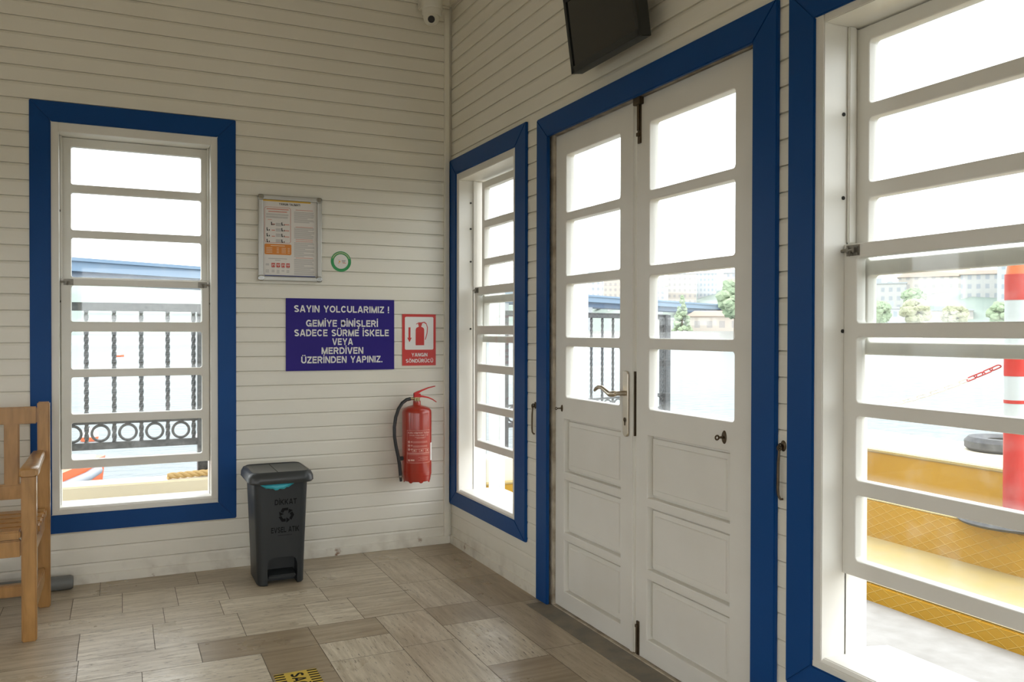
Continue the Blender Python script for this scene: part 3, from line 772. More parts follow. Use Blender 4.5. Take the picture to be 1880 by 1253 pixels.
s, w, h = sign('extinguisher_sign', -.2953, -.0911, 1.0562, 1.3542, .004, 'sign_red')
tag(s, 'red and white fire extinguisher location sign beside the violet sign', 'sign')
me = curve_mesh('panel', [rrect(-.087, .087, .092, .283, .008)], .0008); me.transform(T((0, -.0044, 0))); link('panel', me, 'sign_white', s)
body = [(-.022,.118),(.030,.118),(.030,.208),(.026,.219),(.012,.226),(.012,.233),(-.003,.233),(-.003,.226),(-.018,.219),(-.022,.208)]
top = [(-.006,.233),(.016,.233),(.016,.243),(.022,.247),(.016,.251),(-.004,.251),(-.020,.242),(-.018,.239),(-.006,.244)]
hose = []
cl = [(.016,.249),(.030,.252),(.043,.243),(.050,.222),(.048,.19),(.042,.168),(.036,.150)]
hose = [(x-.001, z-.003) for x, z in cl[:3]] + [(x-.0025, z) for x, z in cl[3:]] + [(x+.0025, z) for x, z in cl[3:]][::-1] + [(x+.001, z+.003) for x, z in cl[:3]][::-1]
arrow = [(-.0655,.222),(-.0535,.222),(-.0535,.162),(-.046,.162),(-.0595,.136),(-.073,.162),(-.0655,.162)]
its = []
for pl in (body, top, hose, arrow): its.append((curve_mesh('p', [pl], .0008), T((0, -.0052, 0))))
link('pictogram', join_meshes('pictogram', its), 'sign_red', s)
for t_, z, wd in (('YANGIN', .052, .097), ('SÖNDÜRÜCÜ', .017, .167)):
    me = text_mesh('lettering', t_, .021, .20, wd); me.transform(T((.002, -.0046, z))); link('lettering', me, 'sign_white', s)

# framed fire-instruction poster
pf = empty('poster_frame', (-.930, 0, 1.5255)); tag(pf, 'aluminium snap frame holding a printed fire instruction sheet', 'poster')
W2, H = .1695, .461
me = curve_mesh('frame', [rect(-W2, W2, 0, H), rect(-W2+.025, W2-.025, .025, H-.025)], .014, .005, 3); me.transform(T((0, -.012, 0)))
for p in me.polygons: p.use_smooth = True
me.set_sharp_from_angle(angle=.8)
link('frame', me, 'alu', pf)
MB().box(-W2+.004, W2-.004, -.006, -.0, .004, H-.004).build('backing', 'paper', pf)
for sx in (-1, 1):
    for zz in (.0145, H-.0145):
        me = curve_mesh('c', [rrect(sx*(W2-.0145)-.016, sx*(W2-.0145)+.016, zz-.016, zz+.016, .011, 5)], .018, .005, 3); me.transform(T((0, -.012, 0)))
        for p in me.polygons: p.use_smooth = True
        link('frame_corner', me, 'chrome', pf)
def flat(name, splines, m, y, parent=pf):
    me = curve_mesh(name, splines, .0006); me.transform(T((0, y, 0))); return link(name, me, m, parent)
px0, px1, pz0, pz1 = -W2+.025, W2-.025, .025, H-.025      # visible sheet
wS, hS = px1-px0, pz1-pz0
def P(u, v): return px0 + u*wS, pz1 - v*hS
def bar(u0, u1, v0, v1): x0, z1 = P(u0, v0); x1, z0 = P(u1, v1); return rect(x0, x1, z0, z1)
flat('yellow_stripe', [bar(.0, .88, .0, .018)], 'yellow_ink', -.0066)
flat('blue_stripe', [bar(.03, .97, .985, .997)], 'navy_ink', -.0066)
me = text_mesh('title', 'YANGIN TALİMATI', .0115, .22, .112); me.transform(T((P(.49, 0)[0], -.0066, P(0, .062)[1]))); link('title', me, 'ink', pf)
x0, zt = P(.03, .09); x1, zb = P(.51, .56)
flat('red_box_outline', [rrect(x0, x1, zb, zt, .012), rrect(x0+.0022, x1-.0022, zb+.0022, zt-.0022, .010)], 'salmon_ink', -.0066)
x0, zt = P(.03, .575); x1, zb = P(.52, .715)
flat('orange_box', [rrect(x0, x1, zb, zt, .007)], 'orange_ink', -.0066)
rr = random.Random(5)
def lines_(u0, u1, v0, n, dv, th, jag=.15): return [bar(u0, u1 - (rr.random()*jag if k % 3 == 2 else rr.random()*.02), v0+k*dv, v0+k*dv+th) for k in range(n)]
red = [bar(.07, .47, .112, .126), bar(.10, .44, .145, .158), bar(.09, .16, .255, .262)]
red += [bar(a, b, v, v+.012) for v in (.31, .39, .47) for a, b in ((.39, .48), (.16, .22))]
red += [bar(.60, .92, v, v+.007) for v in (.11, .335, .50, .525, .745)]
for q in red: flat('heading_line', [q], 'salmon_ink', -.0066)
grey = lines_(.06, .48, .18, 2, .014, .005) + lines_(.06, .47, .215, 2, .013, .005)
for v0, n in ((.14, 9), (.35, 9), (.545, 12), (.765, 13)): grey += lines_(.57, .95, v0, n, .0165, .0055, .2)
for v in (.30, .37, .44, .515): grey += [bar(.235, .335, v+k*.011, v+k*.011+.005) for k in range(4)]
grey += lines_(.10, .45, .765, 1, .013, .006) + [bar(.22, .32, .785, .791), bar(.05, .11, .835, .842), bar(.05, .11, .85, .857)]
for u in (.16, .25, .34, .43): grey += [bar(u, u+.05, v, v+.005) for v in (.885, .915, .928, .941, .954)[:3 + int(u*10) % 3]]
grey += [bar(.05, .11, v, v+.005) for v in (.915, .93, .945)]
flat('grey_lines', grey, 'grey_ink', -.0066)
blk = []
for v in (.30, .375, .45, .525):
    for u in ((.07, .34) if v != .30 else (.15, .34)):
        flat('figure', [[bar(u, u+.012, v-.002, v+.030)[0], bar(u, u+.030, v-.002, v+.030)[1], bar(u+.002, u+.030, v+.024, v+.030)[2], bar(u, u+.014, v+.012, v+.024)[2], bar(u-.002, u+.014, v-.012, v)[2], bar(u-.003, u, v-.012, v)[3]]], 'ink', -.0066)
        flat('figure', [bar(u+.040, u+.055, v+.010, v+.030)], 'ink', -.0066)
flat('cream_lines', [bar(.14, .40, .594, .602)] + [bar(a, b, v, v+.006) for v in (.625, .645, .665, .685) for a, b in ((.06, .17), (.25, .29), (.34, .42), (.45, .49))], 'cream_ink', -.0072)
flat('red_squares', [bar(u, u+.065, .825, .880) for u in (.155, .245, .335, .425)], 'red_ink', -.0066)
flat('square_symbols', [bar(u+.012+k*.018, u+.020+k*.018, .838, .868 - .012*((k+j) % 2)) for j, u in enumerate((.155, .245, .335, .425)) for k in range(3)], 'sign_white', -.0072)

# round sticker
st = empty('round_sticker', (-.651, 0, 1.644)); tag(st, 'small round green and white sticker beside the framed sheet', 'sticker')
def disc(r, n=40): return [(r*math.cos(2*PI*k/n), r*math.sin(2*PI*k/n)) for k in range(n)]
flat('disc', [disc(.0575)], 'paper', -.0004, st); flat('green_ring', [disc(.057), disc(.0405)], 'green_ink', -.0012, st)
marks = []
for k in range(26):
    a = PI*(.12 + .76*k/25) + 0; c, s_ = math.cos(a), math.sin(a); r0, r1 = .0465, .0515; d = .0012
    marks.append([(r0*c-d*s_, r0*s_+d*c), (r0*c+d*s_, r0*s_-d*c), (r1*c+d*s_, r1*s_-d*c), (r1*c-d*s_, r1*s_+d*c)])
flat('ring_print', marks, 'cream_ink', -.0017, st)
flat('dark_marks', [rect(-.016,-.005,.007,.009), rect(.004,.026,.002,.0075), rect(.006,.022,-.004,-.0005)], 'grey_ink', -.0012, st)
flat('red_mark', [rect(-.017,-.008,-.010,-.007), rect(.010,.028,-.010,-.006)], 'salmon_ink', -.0012, st)
flat('yellow_mark', [[(-.013,-.004),(-.003,-.004),(-.005,.003),(-.011,.003)]], 'yellow_ink', -.0012, st)

# ---------------------------------------------------------------- fire extinguisher
ex = empty('fire_extinguisher', (-.240, -.100, .398)); tag(ex, 'red fire extinguisher with black hose hung on the wall near the corner', 'fire extinguisher')
R_ = .0835
MB().lathe([(.0, .030), (.066, .030), (.080, .036), (R_, .048), (R_, .395), (.081, .408), (.072, .420), (.050, .430), (.026, .436), (.022, .440), (.021, .462), (.0, .462)], n=48).build('cylinder', 'ext_red', ex)
mb = MB(); n = 64; rings = []
for e, rad in ((0, .079), (1, R_+.0004), (2, R_+.0008), (3, .079)):
    ring = []
    for k in range(n):
        a = 2*PI*k/n; sc = .010*max(0, math.cos(a*8))**.6 if math.cos(a*8) > 0 else 0
        zz = (.018 - sc, .012-sc, .062, .064)[e]; rd = (R_-.012, R_-.007, R_+.0006, R_-.002)[e]
        ring.append((rd*math.cos(a), rd*math.sin(a), zz))
    rings.append(ring)
mb.loft(rings, cap=True); mb.build('skirt', 'ext_red', ex)
v = MB(); v.cyl((0,0,.458), (0,0,.482), .018, n=20); v.cyl((.0,-.012,.470), (.0,-.026,.470), .010, n=16); v.cyl((-.012,0,.474), (-.040,0,.474), .0085, n=14); v.build('valve', 'brass', ex)
lv = MB()
lv.box(-.018, .020, -.011, .011, .480, .502)
def strap(pts, w, t):
    rings = []
    for (x, z, tt) in pts: rings.append([(x, -w, z-tt), (x, w, z-tt), (x, w, z+tt), (x, -w, z+tt)])
    lv.loft(rings, smooth=False)
strap([(-.018,.498,.008),(.0,.506,.008),(.03,.520,.004),(.07,.534,.003),(.110,.542,.002)], .009, .003)
strap([(.010,.488,.007),(.03,.486,.005),(.065,.479,.004),(.095,.466,.003),(.118,.450,.002)], .009, .003)
lv.build('lever', 'ext_lever', ex, bevel=.0015)
hs = MB(); hs.tube([(-.038,0,.474),(-.062,-.004,.470),(-.090,-.010,.452),(-.113,-.015,.420),(-.130,-.018,.375),(-.138,-.018,.320),(-.137,-.018,.265),(-.128,-.016,.210),(-.115,-.014,.155),(-.106,-.012,.105),(-.101,-.010,.060),(-.099,-.01,.036)], .0098, 14)
hs.build('hose', 'rubber', ex)
nz = MB(); nz.cyl((-.0995,-.010,.044), (-.099,-.010,.034), .0105, n=14); nz.build('hose_collar', 'steel', ex)
nz = MB(); nz.cyl((-.099,-.010,.034), (-.097,-.010,.010), .0085, .007, n=14); nz.build('nozzle', 'rubber', ex)
MB().box(-.108, -.082, -.016, .004, .128, .150).build('hose_clip', 'rubber', ex, bevel=.003)
# printed label wrapped on the cylinder; angle measured from the camera-facing side
def wrap(me, r, c=-1.18):
    for vtx in me.vertices:
        a = c*1.0 + (vtx.co.x)/R_ - .0
        d_ = r - vtx.co.y
        vtx.co = (d_*math.sin(a+1.18-.0+PHI), -d_*math.cos(a+1.18+PHI), vtx.co.z)
PHI = -.34 + .12
def lab(name, splines, m, r):
    # subdivide in x by slicing into small cells so that it can bend
    mb = MB()
    for (x0, x1, z0, z1) in splines:
        n = max(1, int((x1-x0)/.006)); 
        for k in range(n):
            xa = x0+(x1-x0)*k/n; xb = x0+(x1-x0)*(k+1)/n
            o = len(mb.v); mb.v += [(xa,0,z0),(xb,0,z0),(xb,0,z1),(xa,0,z1)]; mb.f.append([o,o+1,o+2,o+3]); mb.sm.append(True)
    o = mb.build(name, m, ex); wrap(o.data, r)
    return o
xa, xb = -.068, .076
lab('label', [(xa, xb, .118, .302)], 'ext_label', R_+.0006)
e = .0012
pr = [(xa, xb, .302-e, .302), (xa, xb, .118, .118+e), (xa, xa+e, .118, .302), (xb-e, xb, .118, .302), (xa, xb, .172, .175), (xa, xb, .165, .1665)]
pr += [(-.02, .045, .262, .2635), (-.01, .035, .257, .2585)]
for z in (.238, .232, .214, .208, .196): pr += [(-.030, .055, z, z+.0016)]
for z in (.235, .214, .193): pr += [(-.062, -.044, z, z+.003), (-.058, -.05, z-.006, z+.008), (-.040, -.034, z-.002, z+.006)]
for u in (-.035, .005, .042): pr += [(u, u+.024, .180, .1815), (u, u+.0015, .180, .198), (u+.0225, u+.024, .180, .198), (u, u+.024, .1965, .198), (u+.008, u+.018, .185, .192)]
pr += [(-.060, -.048, .128, .138), (-.044, -.022, .130, .138), (.0, .06, .150, .1515), (.01, .06, .142, .1435), (.0, .06, .134, .1355)]
lab('label_print', pr, 'ext_print', R_+.0011)
its = [(text_mesh('t', 'KURU KİMYEVİ TOZLU', .0095, .2, .128), T((.004, 0, .283))), (text_mesh('t', 'YANGIN SÖNDÜRME CİHAZI', .0065, .16, .116), T((.004, 0, .2705)))]
me = join_meshes('label_lettering', its); wrap(me, R_+.0012); link('label_lettering', me, 'ext_print', ex)
PHI = -.34 + 1.28
lab('inspection_tag', [(-.012, .012, .125, .226)], 'sign_white', R_+.0010)
br = MB(); br.box(-.05, .05, .080, .1015, .30, .36); br.build('wall_bracket', 'dark', ex)

# ---------------------------------------------------------------- pedal bin
bn = empty('pedal_bin', (-1.0505, -.285, 0)); tag(bn, 'dark grey plastic pedal bin with closed lid on the floor beside the blue window', 'bin')
def ring(w, d, z, r, cy=0, n=5): return [(x, y_+cy, z) for x, y_ in rrect(-w/2, w/2, -d/2, d/2, r, n)]
body = MB(); body.loft([ring(.214,.262,.0,.03), ring(.226,.272,.006,.034), ring(.232,.276,.12,.036), ring(.262,.300,.505,.040), ring(.262,.30,.515,.040)])
bo = body.build('body', 'bin', bn)
cut = MB(); cut.prism([(-.066,-.02),(.078,-.02),(.078,.100),(.070,.125),(.050,.137),(-.038,.137),(-.058,.125),(-.066,.100)], lambda p: (p[0], -.20, p[1]), lambda p: (p[0], -.055, p[1]))
cu = cut.build('cut', 'dark', bn)
md = bo.modifiers.new('b', 'BOOLEAN'); md.object = cu; md.operation = 'DIFFERENCE'; md.solver = 'EXACT'
bpy.context.view_layer.update(); dg = bpy.context.evaluated_depsgraph_get(); me = bpy.data.meshes.new_from_object(bo.evaluated_get(dg)); bo.modifiers.clear()
bo.data = me; bpy.data.objects.remove(cu)
for p in me.polygons: p.use_smooth = True
me.set_sharp_from_angle(angle=.6)
pd = MB(); pd.prism([(-.128,.030),(-.128,.046),(-.060,.060),(-.050,.060),(-.050,.030)], lambda p: (-.060, p[0], p[1]), lambda p: (.072, p[0], p[1])); pd.build('pedal', 'bin', bn, bevel=.004)
lid = MB(); lid.loft([ring(.272,.312,.508,.042), ring(.304,.344,.506,.048), ring(.318,.356,.514,.052), ring(.316,.352,.536,.052), ring(.296,.330,.556,.046), ring(.272,.306,.562,.04), ring(.268,.302,.558,.038), ring(.262,.296,.557,.036)])
lo = lid.build('lid', 'binlid', bn)
MB().box(-.016, -.013, -.146, .146, .5565, .5578).build('lid_seam', 'dark', lo)
bg = MB()
N_ = 16; rng = random.Random(4)
pts = [(-.108 + .172*k/N_) for k in range(N_+1)]
up = [(x, -.1545, .512) for x in pts]; dn = []
for k, x in enumerate(pts):
    f = math.sin(PI*k/N_)**.6; dn.append((x*1.0, -.1545 - .006*f - .004*rng.random(), .508 - f*.026 - .009*rng.random()*f))
mid = [((a_[0]+b_[0])/2, a_[1]-.008-.004*rng.random(), (a_[2]+b_[2])/2) for a_, b_ in zip(up, dn)]
bg.loft([up, mid, dn], cap=False, closed=False); g = bg.build('bin_liner', 'bag', bn)
sm = g.modifiers.new('s', 'SOLIDIFY'); sm.thickness = .001
# print on the leaning front face
tilt = math.atan2((.300-.276)/2, .505-.12)
def onfront(me, name, m):
    for vtx in me.vertices:
        z = vtx.co.z; vtx.co.y += -(.276/2 + (z-.12)*(.024/2)/(.385)) - .0006
    return link(name, me, m, bn)
for t_, z, wd, x_ in (('DİKKAT', .398, .106, .020), ('EVSEL ATIK', .260, .136, .018)):
    for k in range(t_.count(' ') + 1):
        me = text_mesh('lettering', t_, .027, .19, wd, word=k); me.transform(T((x_, 0, z))); onfront(me, 'lettering', 'binprint')
me = curve_mesh('l', [rect(-.035, .035, -.0008, .0008)], .0006); me.transform(T((.016, 0, .246))); onfront(me, 'printed_line', 'binprint')
# three chasing arrows
sp = []
for k in range(3):
    a = 2*PI*k/3
    def rot2(p): return (p[0]*math.cos(a)-p[1]*math.sin(a), p[0]*math.sin(a)+p[1]*math.cos(a))
    band = [(-.036,-.009),(-.021,-.033),(-.002,-.033),(-.002,-.018),(-.015,-.018),(-.024,-.003)]
    head = [(.001,-.039),(.019,-.0255),(.001,-.012)]
    sp += [[rot2(p) for p in band], [rot2(p) for p in head]]
me = join_meshes('recycling_symbol', [(curve_mesh('a', [q], .0006), T((.022, 0, .346))) for q in sp])
onfront(me, 'recycling_symbol', 'binprint')

# ---------------------------------------------------------------- bench
be = empty('bench', (-2.09, -.53, 0)); tag(be, 'varnished pine slatted bench with armrests against the back wall at left edge', 'bench')
def bw(name, x0, x1, y0, y1, z0, z1, bev=.005, parent=be, m='wood'): return MB().box(x0, x1, y0, y1, z0, z1).build(name, m, parent, bevel=bev)
BL = -1.52      # bench length to the left
for ox in (0, BL):
    bw('leg', ox-.040, ox+.014, -.248, -.200, 0, .672)                  # front leg
    bw('leg', ox-.018, ox+.032, .205, .245, 0, .932)                    # rear leg runs up to the back
    arm = MB(); rings = []
    for y_, w0, zc, th in ((-.272,.026,.684,.013),(-.262,.033,.685,.018),(-.20,.034,.686,.019),(-.05,.029,.690,.017),(.10,.027,.694,.017),(.205,.026,.697,.017)):
        rings.append([(ox-.012-w0, y_, zc-th*.7), (ox-.012-w0*.7, y_, zc-th), (ox-.012+w0*.7, y_, zc-th), (ox-.012+w0, y_, zc-th*.7), (ox-.012+w0, y_, zc+th*.6), (ox-.012+w0*.75, y_, zc+th), (ox-.012-w0*.75, y_, zc+th), (ox-.012-w0, y_, zc+th*.6)])
    arm.loft(rings); arm.build('armrest', 'wood', be)
    bw('side_rail', ox-.020, ox+.012, -.20, .205, .355, .418)
    bw('side_stretcher', ox-.016, ox+.012, -.20, .205, .120, .185)
bw('front_apron', BL+.014, -.040, -.240, -.214, .345, .414)
bw('rear_apron', BL+.014, -.018, .205, .232, .345, .414)
bw('long_stretcher', BL+.012, -.016, -.02, .02, .125, .175)
for k, y_ in enumerate((-.262, -.170, -.078, .014, .106)): bw('seat_slat', BL-.03, .020 if k else -.041, y_, y_+.080, .420, .455, .006)
bw('top_rail', BL+.0, -.018, .208, .240, .836, .912); bw('lower_rail', BL, -.018, .208, .240, .500, .568)
x = -.118
while x > BL + .05:
    bw('back_slat', x-.030, x+.030, .214, .232, .560, .842); x -= .112
# grey conduit behind the bench
mb = MB(); mb.tube([(-1.978,-.062,.034),(-1.99,-.062,.034),(-2.4,-.066,.034),(-3.0,-.07,.034),(-3.7,-.07,.034)], [.028,.034,.034,.034,.034], 18)
tag(mb.build('conduit_pipe', 'conduit'), 'grey plastic pipe lying along the wall base behind the bench', 'pipe')

# ---------------------------------------------------------------- floor sticker
ft = empty('floor_sticker', (-1.190, -1.870, .0002)); tag(ft, 'yellow vinyl floor sticker with black edge stripes and lettering', 'floor sticker')
MB().box(-.078, .076, -.346, .346, 0, .0006).build('vinyl', 'tape', ft)
yy = .336; sb = None
while yy > -.34:
    for x_ in (-.060, .058):
        if sb is None: sb = MB().box(-.018, .018, -.0045, .0045, .0004, .0010).build('edge_stripe', 'binprint', ft, loc=(x_, yy, 0))
        else:
            c = sb.copy(); COL.objects.link(c); c.parent = ft; c.location = (x_, yy, 0)
    yy -= .0215
me = text_mesh('lettering', 'SAĞL', .047, .2, .155)
me.transform(Matrix.Rotation(-PI/2, 4, 'X')); me.transform(Matrix.Rotation(-PI/2, 4, 'Z')); me.transform(T((-.022, .252, .0010)))
link('lettering', me, 'binprint', ft)

# ---------------------------------------------------------------- television above the door
tv = empty('television', (-.05, -1.8905, 2.3095), RZ); tag(tv, 'black flat television tilted down from the wall above the double door', 'television')
th = math.radians(8); ct, st_ = math.cos(th), math.sin(th)
def tvp(u, d, hgt): return (u, -(d*ct + hgt*st_), -d*st_ + hgt*ct)      # d: out of the wall, h: up the screen
def tbox(mb, u0, u1, d0, d1, h0, h1):
    vs = [tvp(u,d,h_) for h_ in (h0,h1) for u,d in ((u0,d0),(u1,d0),(u1,d1),(u0,d1))]
    mb.add(vs, [(0,3,2,1),(4,5,6,7),(0,1,5,4),(1,2,6,5),(2,3,7,6),(3,0,4,7)])
hw = .2455; TH = .30
mb = MB(); tbox(mb, -hw, hw, 0, .044, 0, TH); mb.build('housing', 'tv', tv, bevel=.003)
mb = MB(); e = .019
tbox(mb, -hw, hw, .040, .0525, 0, e+.006); tbox(mb, -hw, hw, .040, .0525, TH-e, TH); tbox(mb, -hw, -hw+e, .040, .0525, 0, TH); tbox(mb, hw-e, hw, .040, .0525, 0, TH)
mb.build('bezel', 'tv', tv, bevel=.001)
mb = MB(); tbox(mb, -hw+e, hw-e, .043, .0475, e+.006, TH-e); mb.build('screen', 'screen', tv)
mb = MB(); tbox(mb, -.05, .05, -.030, .002, .06, .24); mb.box(-.06, .06, -.02, .058, .05, .25); mb.build('wall_mount', 'tv', tv)

# security camera in the corner
sc = empty('security_camera', (-.158, -.120, 3.128)); tag(sc, 'white security camera mounted high in the corner', 'camera')
mb = MB(); mb.lathe([(0,-.088),(.040,-.088),(.052,-.082),(.057,-.068),(.057,-.046),(.059,-.044),(.061,-.040),(.061,.03),(.0,.03)], n=40); mb.build('base', 'camwhite', sc)
mb = MB(); mb.box(-.05, .05, -.01, .106, -.02, .06); mb.build('wall_arm', 'camwhite', sc, bevel=.006)
mb = MB(); c0 = Vector((-.006, -.008, -.092)); dirv = Vector((-.30, -.83, -.48)).normalized()
prof = []
for k in range(15): a = PI*k/14; prof.append((max(.0005, .046*math.sin(a)), -.046*math.cos(a)))
mb.lathe(prof, c0, 28); mb.build('eyeball', 'camwhite', sc)
mb = MB(); p0 = c0 + dirv*.036; p1 = c0 + dirv*.050
mb.cyl(p0, p1, .026, .022, n=28); mb.build('lens_ring', 'camwhite', sc)
mb = MB(); mb.cyl(c0+dirv*.049, c0+dirv*.0515, .0195, n=28); mb.build('lens', 'lens', sc)

# ================================================================= outside
C0 = Vector((-1.769, -4.627, 1.25))
# pier paving and quay
GZ = -.006
mb = MB(); mb.box(-9, ROOM_L-.12, -14, 1.25, -.5, GZ); mb.box(ROOM_L-.12, 3.4, .12, 1.25, -.5, GZ); mb.box(WX+.12, 3.4, -14, .12, -.5, GZ); mb.box(ROOM_L-.12, WX+.12, -14, ROOM_B-.12, -.5, GZ)
mb.box(-9, 3.4, -14, 1.25, -2.2, -.5); mb.box(.6, 4.0, 1.25, 3.3, -2.2, GZ)
mb.build('pier_pavement', 'pave', kind='structure')

# stepped yellow platform outside the big window
pl = empty('boarding_platform', (1.41, -2.0, 0)); tag(pl, 'stepped yellow platform with diamond grip faces outside the right window', 'platform')
def run(name, x0, x1, z0, z1, m, y0=-5.0, y1=.9): return MB().box(x0-1.41, x1-1.41, y0+2.0, y1+2.0, z0, z1).build(name, m, pl, bevel=.006)
run('lower_step', 1.408, 2.14, GZ-.01, .076, 'diamond'); run('lower_tread', 1.414, 2.135, .074, .080, 'paleyellow')
run('middle_step', 2.132, 2.62, GZ-.01, .288, 'diamond'); run('middle_tread', 2.138, 2.60, .286, .293, 'paleyellow')
run('kerb', 2.57, 3.42, GZ-.01, .500, 'yellow'); run('kerb_edge', 2.562, 2.60, .490, .508, 'paleyellow'); run('kerb_top', 2.598, 3.425, .495, .513, 'cream')

# low kerb along the back of the pier
kb = empty('quay_kerb', (-1.5, 1.0, 0)); tag(kb, 'low cream concrete kerb at the water edge below the iron railing', 'kerb')
MB().box(-6, 3.2, 0, .22, GZ-.01, .318).build('face', 'cream', kb, bevel=.008)
MB().box(-6, 2.85, -.07, .001, GZ-.01, .135).build('step', 'yellow', kb, bevel=.004)
MB().box(-6, 2.85, -.076, .001, .133, .146).build('step_edge', 'paleyellow', kb, bevel=.003)

# columns of the terrace
def column(x0, x1, y0, y1, label):
    c = empty('terrace_post', ((x0+x1)/2, (y0+y1)/2, GZ)); tag(c, label, 'post')
    a_, b_ = (x1-x0)/2, (y1-y0)/2
    MB().box(-a_, a_, -b_, b_, 0, 3.6).build('shaft', 'column', c, bevel=.006)
    MB().box(-a_-.02, a_+.02, -b_-.02, b_+.02, 0, .12).build('base', 'column', c, bevel=.006)
column(.50, .545, .40, .575, 'white terrace post outside the narrow corner window')
column(1.0, 1.03, .14, .47, 'white terrace post close outside the left door leaf')

# ---- iron railings
def twisted(h, s=.0115, turns=9, n=54):
    mb = MB(); rings = []
    for k in range(n+1):
        z = h*k/n; a = 2*PI*turns*k/n/2
        rings.append([(s*1.25*math.cos(a+q*PI/2), s*1.25*math.sin(a+q*PI/2), z) for q in range(4)])
    mb.loft(rings, smooth=False); return mb
def railing(loc, rz, L, z0, zring, ztop, label, sp=.155, lean=0.0, posts=(0,)):
    r = empty('iron_railing', loc, rz); tag(r, label, 'railing', 'black iron railings along the quay')
    mb = MB(); mb.box(0, L, -.018, .018, ztop-.026, ztop+.026); mb.box(0, L, -.024, .024, ztop+.012, ztop+.024); mb.build('top_rail', 'iron', r, bevel=.003)
    MB().box(0, L, -.012, .012, zring-.010, zring+.010).build('ring_rail', 'iron', r)
    mb = MB(); mb.box(0, L, -.018, .018, z0-.022, z0+.022); mb.build('bottom_rail', 'iron', r, bevel=.003)
    for x_ in posts:
        mb = MB(); mb.box(x_-.045, x_+.045, -.045, .045, 0, ztop+.02); mb.box(x_-.06, x_+.06, -.06, .06, 0, .012); mb.build('post', 'iron', r, bevel=.003)
    first = None; tw = twisted(ztop - z0 - .03)
    x_ = sp*.5; ringm = MB().torus((0,0,0), (zring-z0)/2 - .024, .0085, 'Y', 28, 8)
    rz_c = (zring + z0)/2 + .006
    fb = fr_ = None
    while x_ < L - .02:
        if fb is None: fb = tw.build('baluster', 'iron', r, loc=(x_, 0, z0+.01))
        else:
            c = fb.copy(); COL.objects.link(c); c.parent = r; c.location = (x_, 0, z0+.01)
        if x_ + sp < L:
            if fr_ is None: fr_ = ringm.build('ring', 'iron', r, loc=(x_+sp/2, 0, rz_c))
            else:
                c = fr_.copy(); COL.objects.link(c); c.parent = r; c.location = (x_+sp/2, 0, rz_c)
        x_ += sp
    return r
RB = .318
railing((-3.74, 1.15, RB), 0, 4.30, .540-RB, .685-RB, 1.405-RB, 'black iron railing with twisted bars and rings behind the back window', posts=(.05, 1.49+.98, 4.26))
railing((1.36, 2.30, GZ), math.radians(17), 2.48, .40, .58, 1.43, 'black iron railing seen through the double door', sp=.165, posts=(.03, 2.44))

# rope on the kerb
mb = MB()
for s_ in range(3):
    path = []
    for k in range(60):
        t_ = k/59; x_ = -1.50 + t_*.55; a = t_*26 + s_*2*PI/3
        path.append((x_, 1.045 + .012*math.sin(t_*5) + .010*math.cos(a), .340 + .010*math.sin(a) + .03*t_*t_))
    mb.tube(path, .0115, 8)
tag(mb.build('rope', 'rope'), 'thick tan rope lying on the cream kerb under the railing', 'rope')

# ---- water
def water_material():
    m = bpy.data.materials.new('harbour_water'); m.use_nodes = True
    nt = m.node_tree; b = nt.nodes['Principled BSDF']
    b.inputs['Base Color'].default_value = (.150, .174, .181, 1); b.inputs['Specular IOR Level'].default_value = .06; b.inputs['Roughness'].default_value = .3; b.inputs['IOR'].default_value = 1.33
    geo = N(nt, 'ShaderNodeNewGeometry')
    mp = N(nt, 'ShaderNodeMapping'); mp.inputs['Scale'].default_value = (1, 1.6, 1); nt.links.new(geo.outputs['Position'], mp.inputs[0])
    n = N(nt, 'ShaderNodeTexNoise'); n.inputs['Scale'].default_value = 1.6; n.inputs['Detail'].default_value = 6; nt.links.new(mp.outputs[0], n.inputs['Vector'])
    bp = N(nt, 'ShaderNodeBump'); bp.inputs['Strength'].default_value = .75; bp.inputs['Distance'].default_value = .2
    nt.links.new(n.outputs['Fac'], bp.inputs['Height']); nt.links.new(bp.outputs['Normal'], b.inputs['Normal'])
    return m
SEA = -1.15
mb = MB(); mb.box(-1600, 2400, -900, 2600, SEA-.5, SEA)
mb.build('sea', water_material(), kind='structure')

def pol(bearing, dist, z=0.0):
    a = math.radians(bearing); return Vector((C0.x + dist*math.sin(a), C0.y + dist*math.cos(a), z))

# buoys and lifeboat near the quay, seen through the back window
def buoy(loc, r, label, m2):
    b_ = empty('mooring_buoy', loc); tag(b_, label, 'buoy')
    prof = [(max(.001, r*math.sin(PI*k/14)), -r*math.cos(PI*k/14)) for k in range(15)]
    MB().lathe([p for p in prof if p[1] >= -.02*r], n=28).build('upper_half', 'buoywhite', b_)
    MB().lathe([p for p in prof if p[1] <= .02*r], n=28).build('lower_half', m2, b_)
    MB().torus((0,0,r*1.05), r*.14, r*.05, 'X', 14, 6).build('lifting_eye', 'iron', b_)
p = pol(-1.73, 20.5); buoy((p.x, p.y, SEA+.10), .19, 'white and orange mooring buoy floating behind the left railing ring', 'orange')
p = pol(4.8, 19.7); buoy((p.x, p.y, SEA+.06), .15, 'small orange and grey buoy beside the right end of the back railing', 'tyre')
p = pol(-.1, 88)
bt = empty('orange_boat', (p.x, p.y, SEA)); tag(bt, 'tiny orange boat far out on the water behind the railing bars', 'boat')
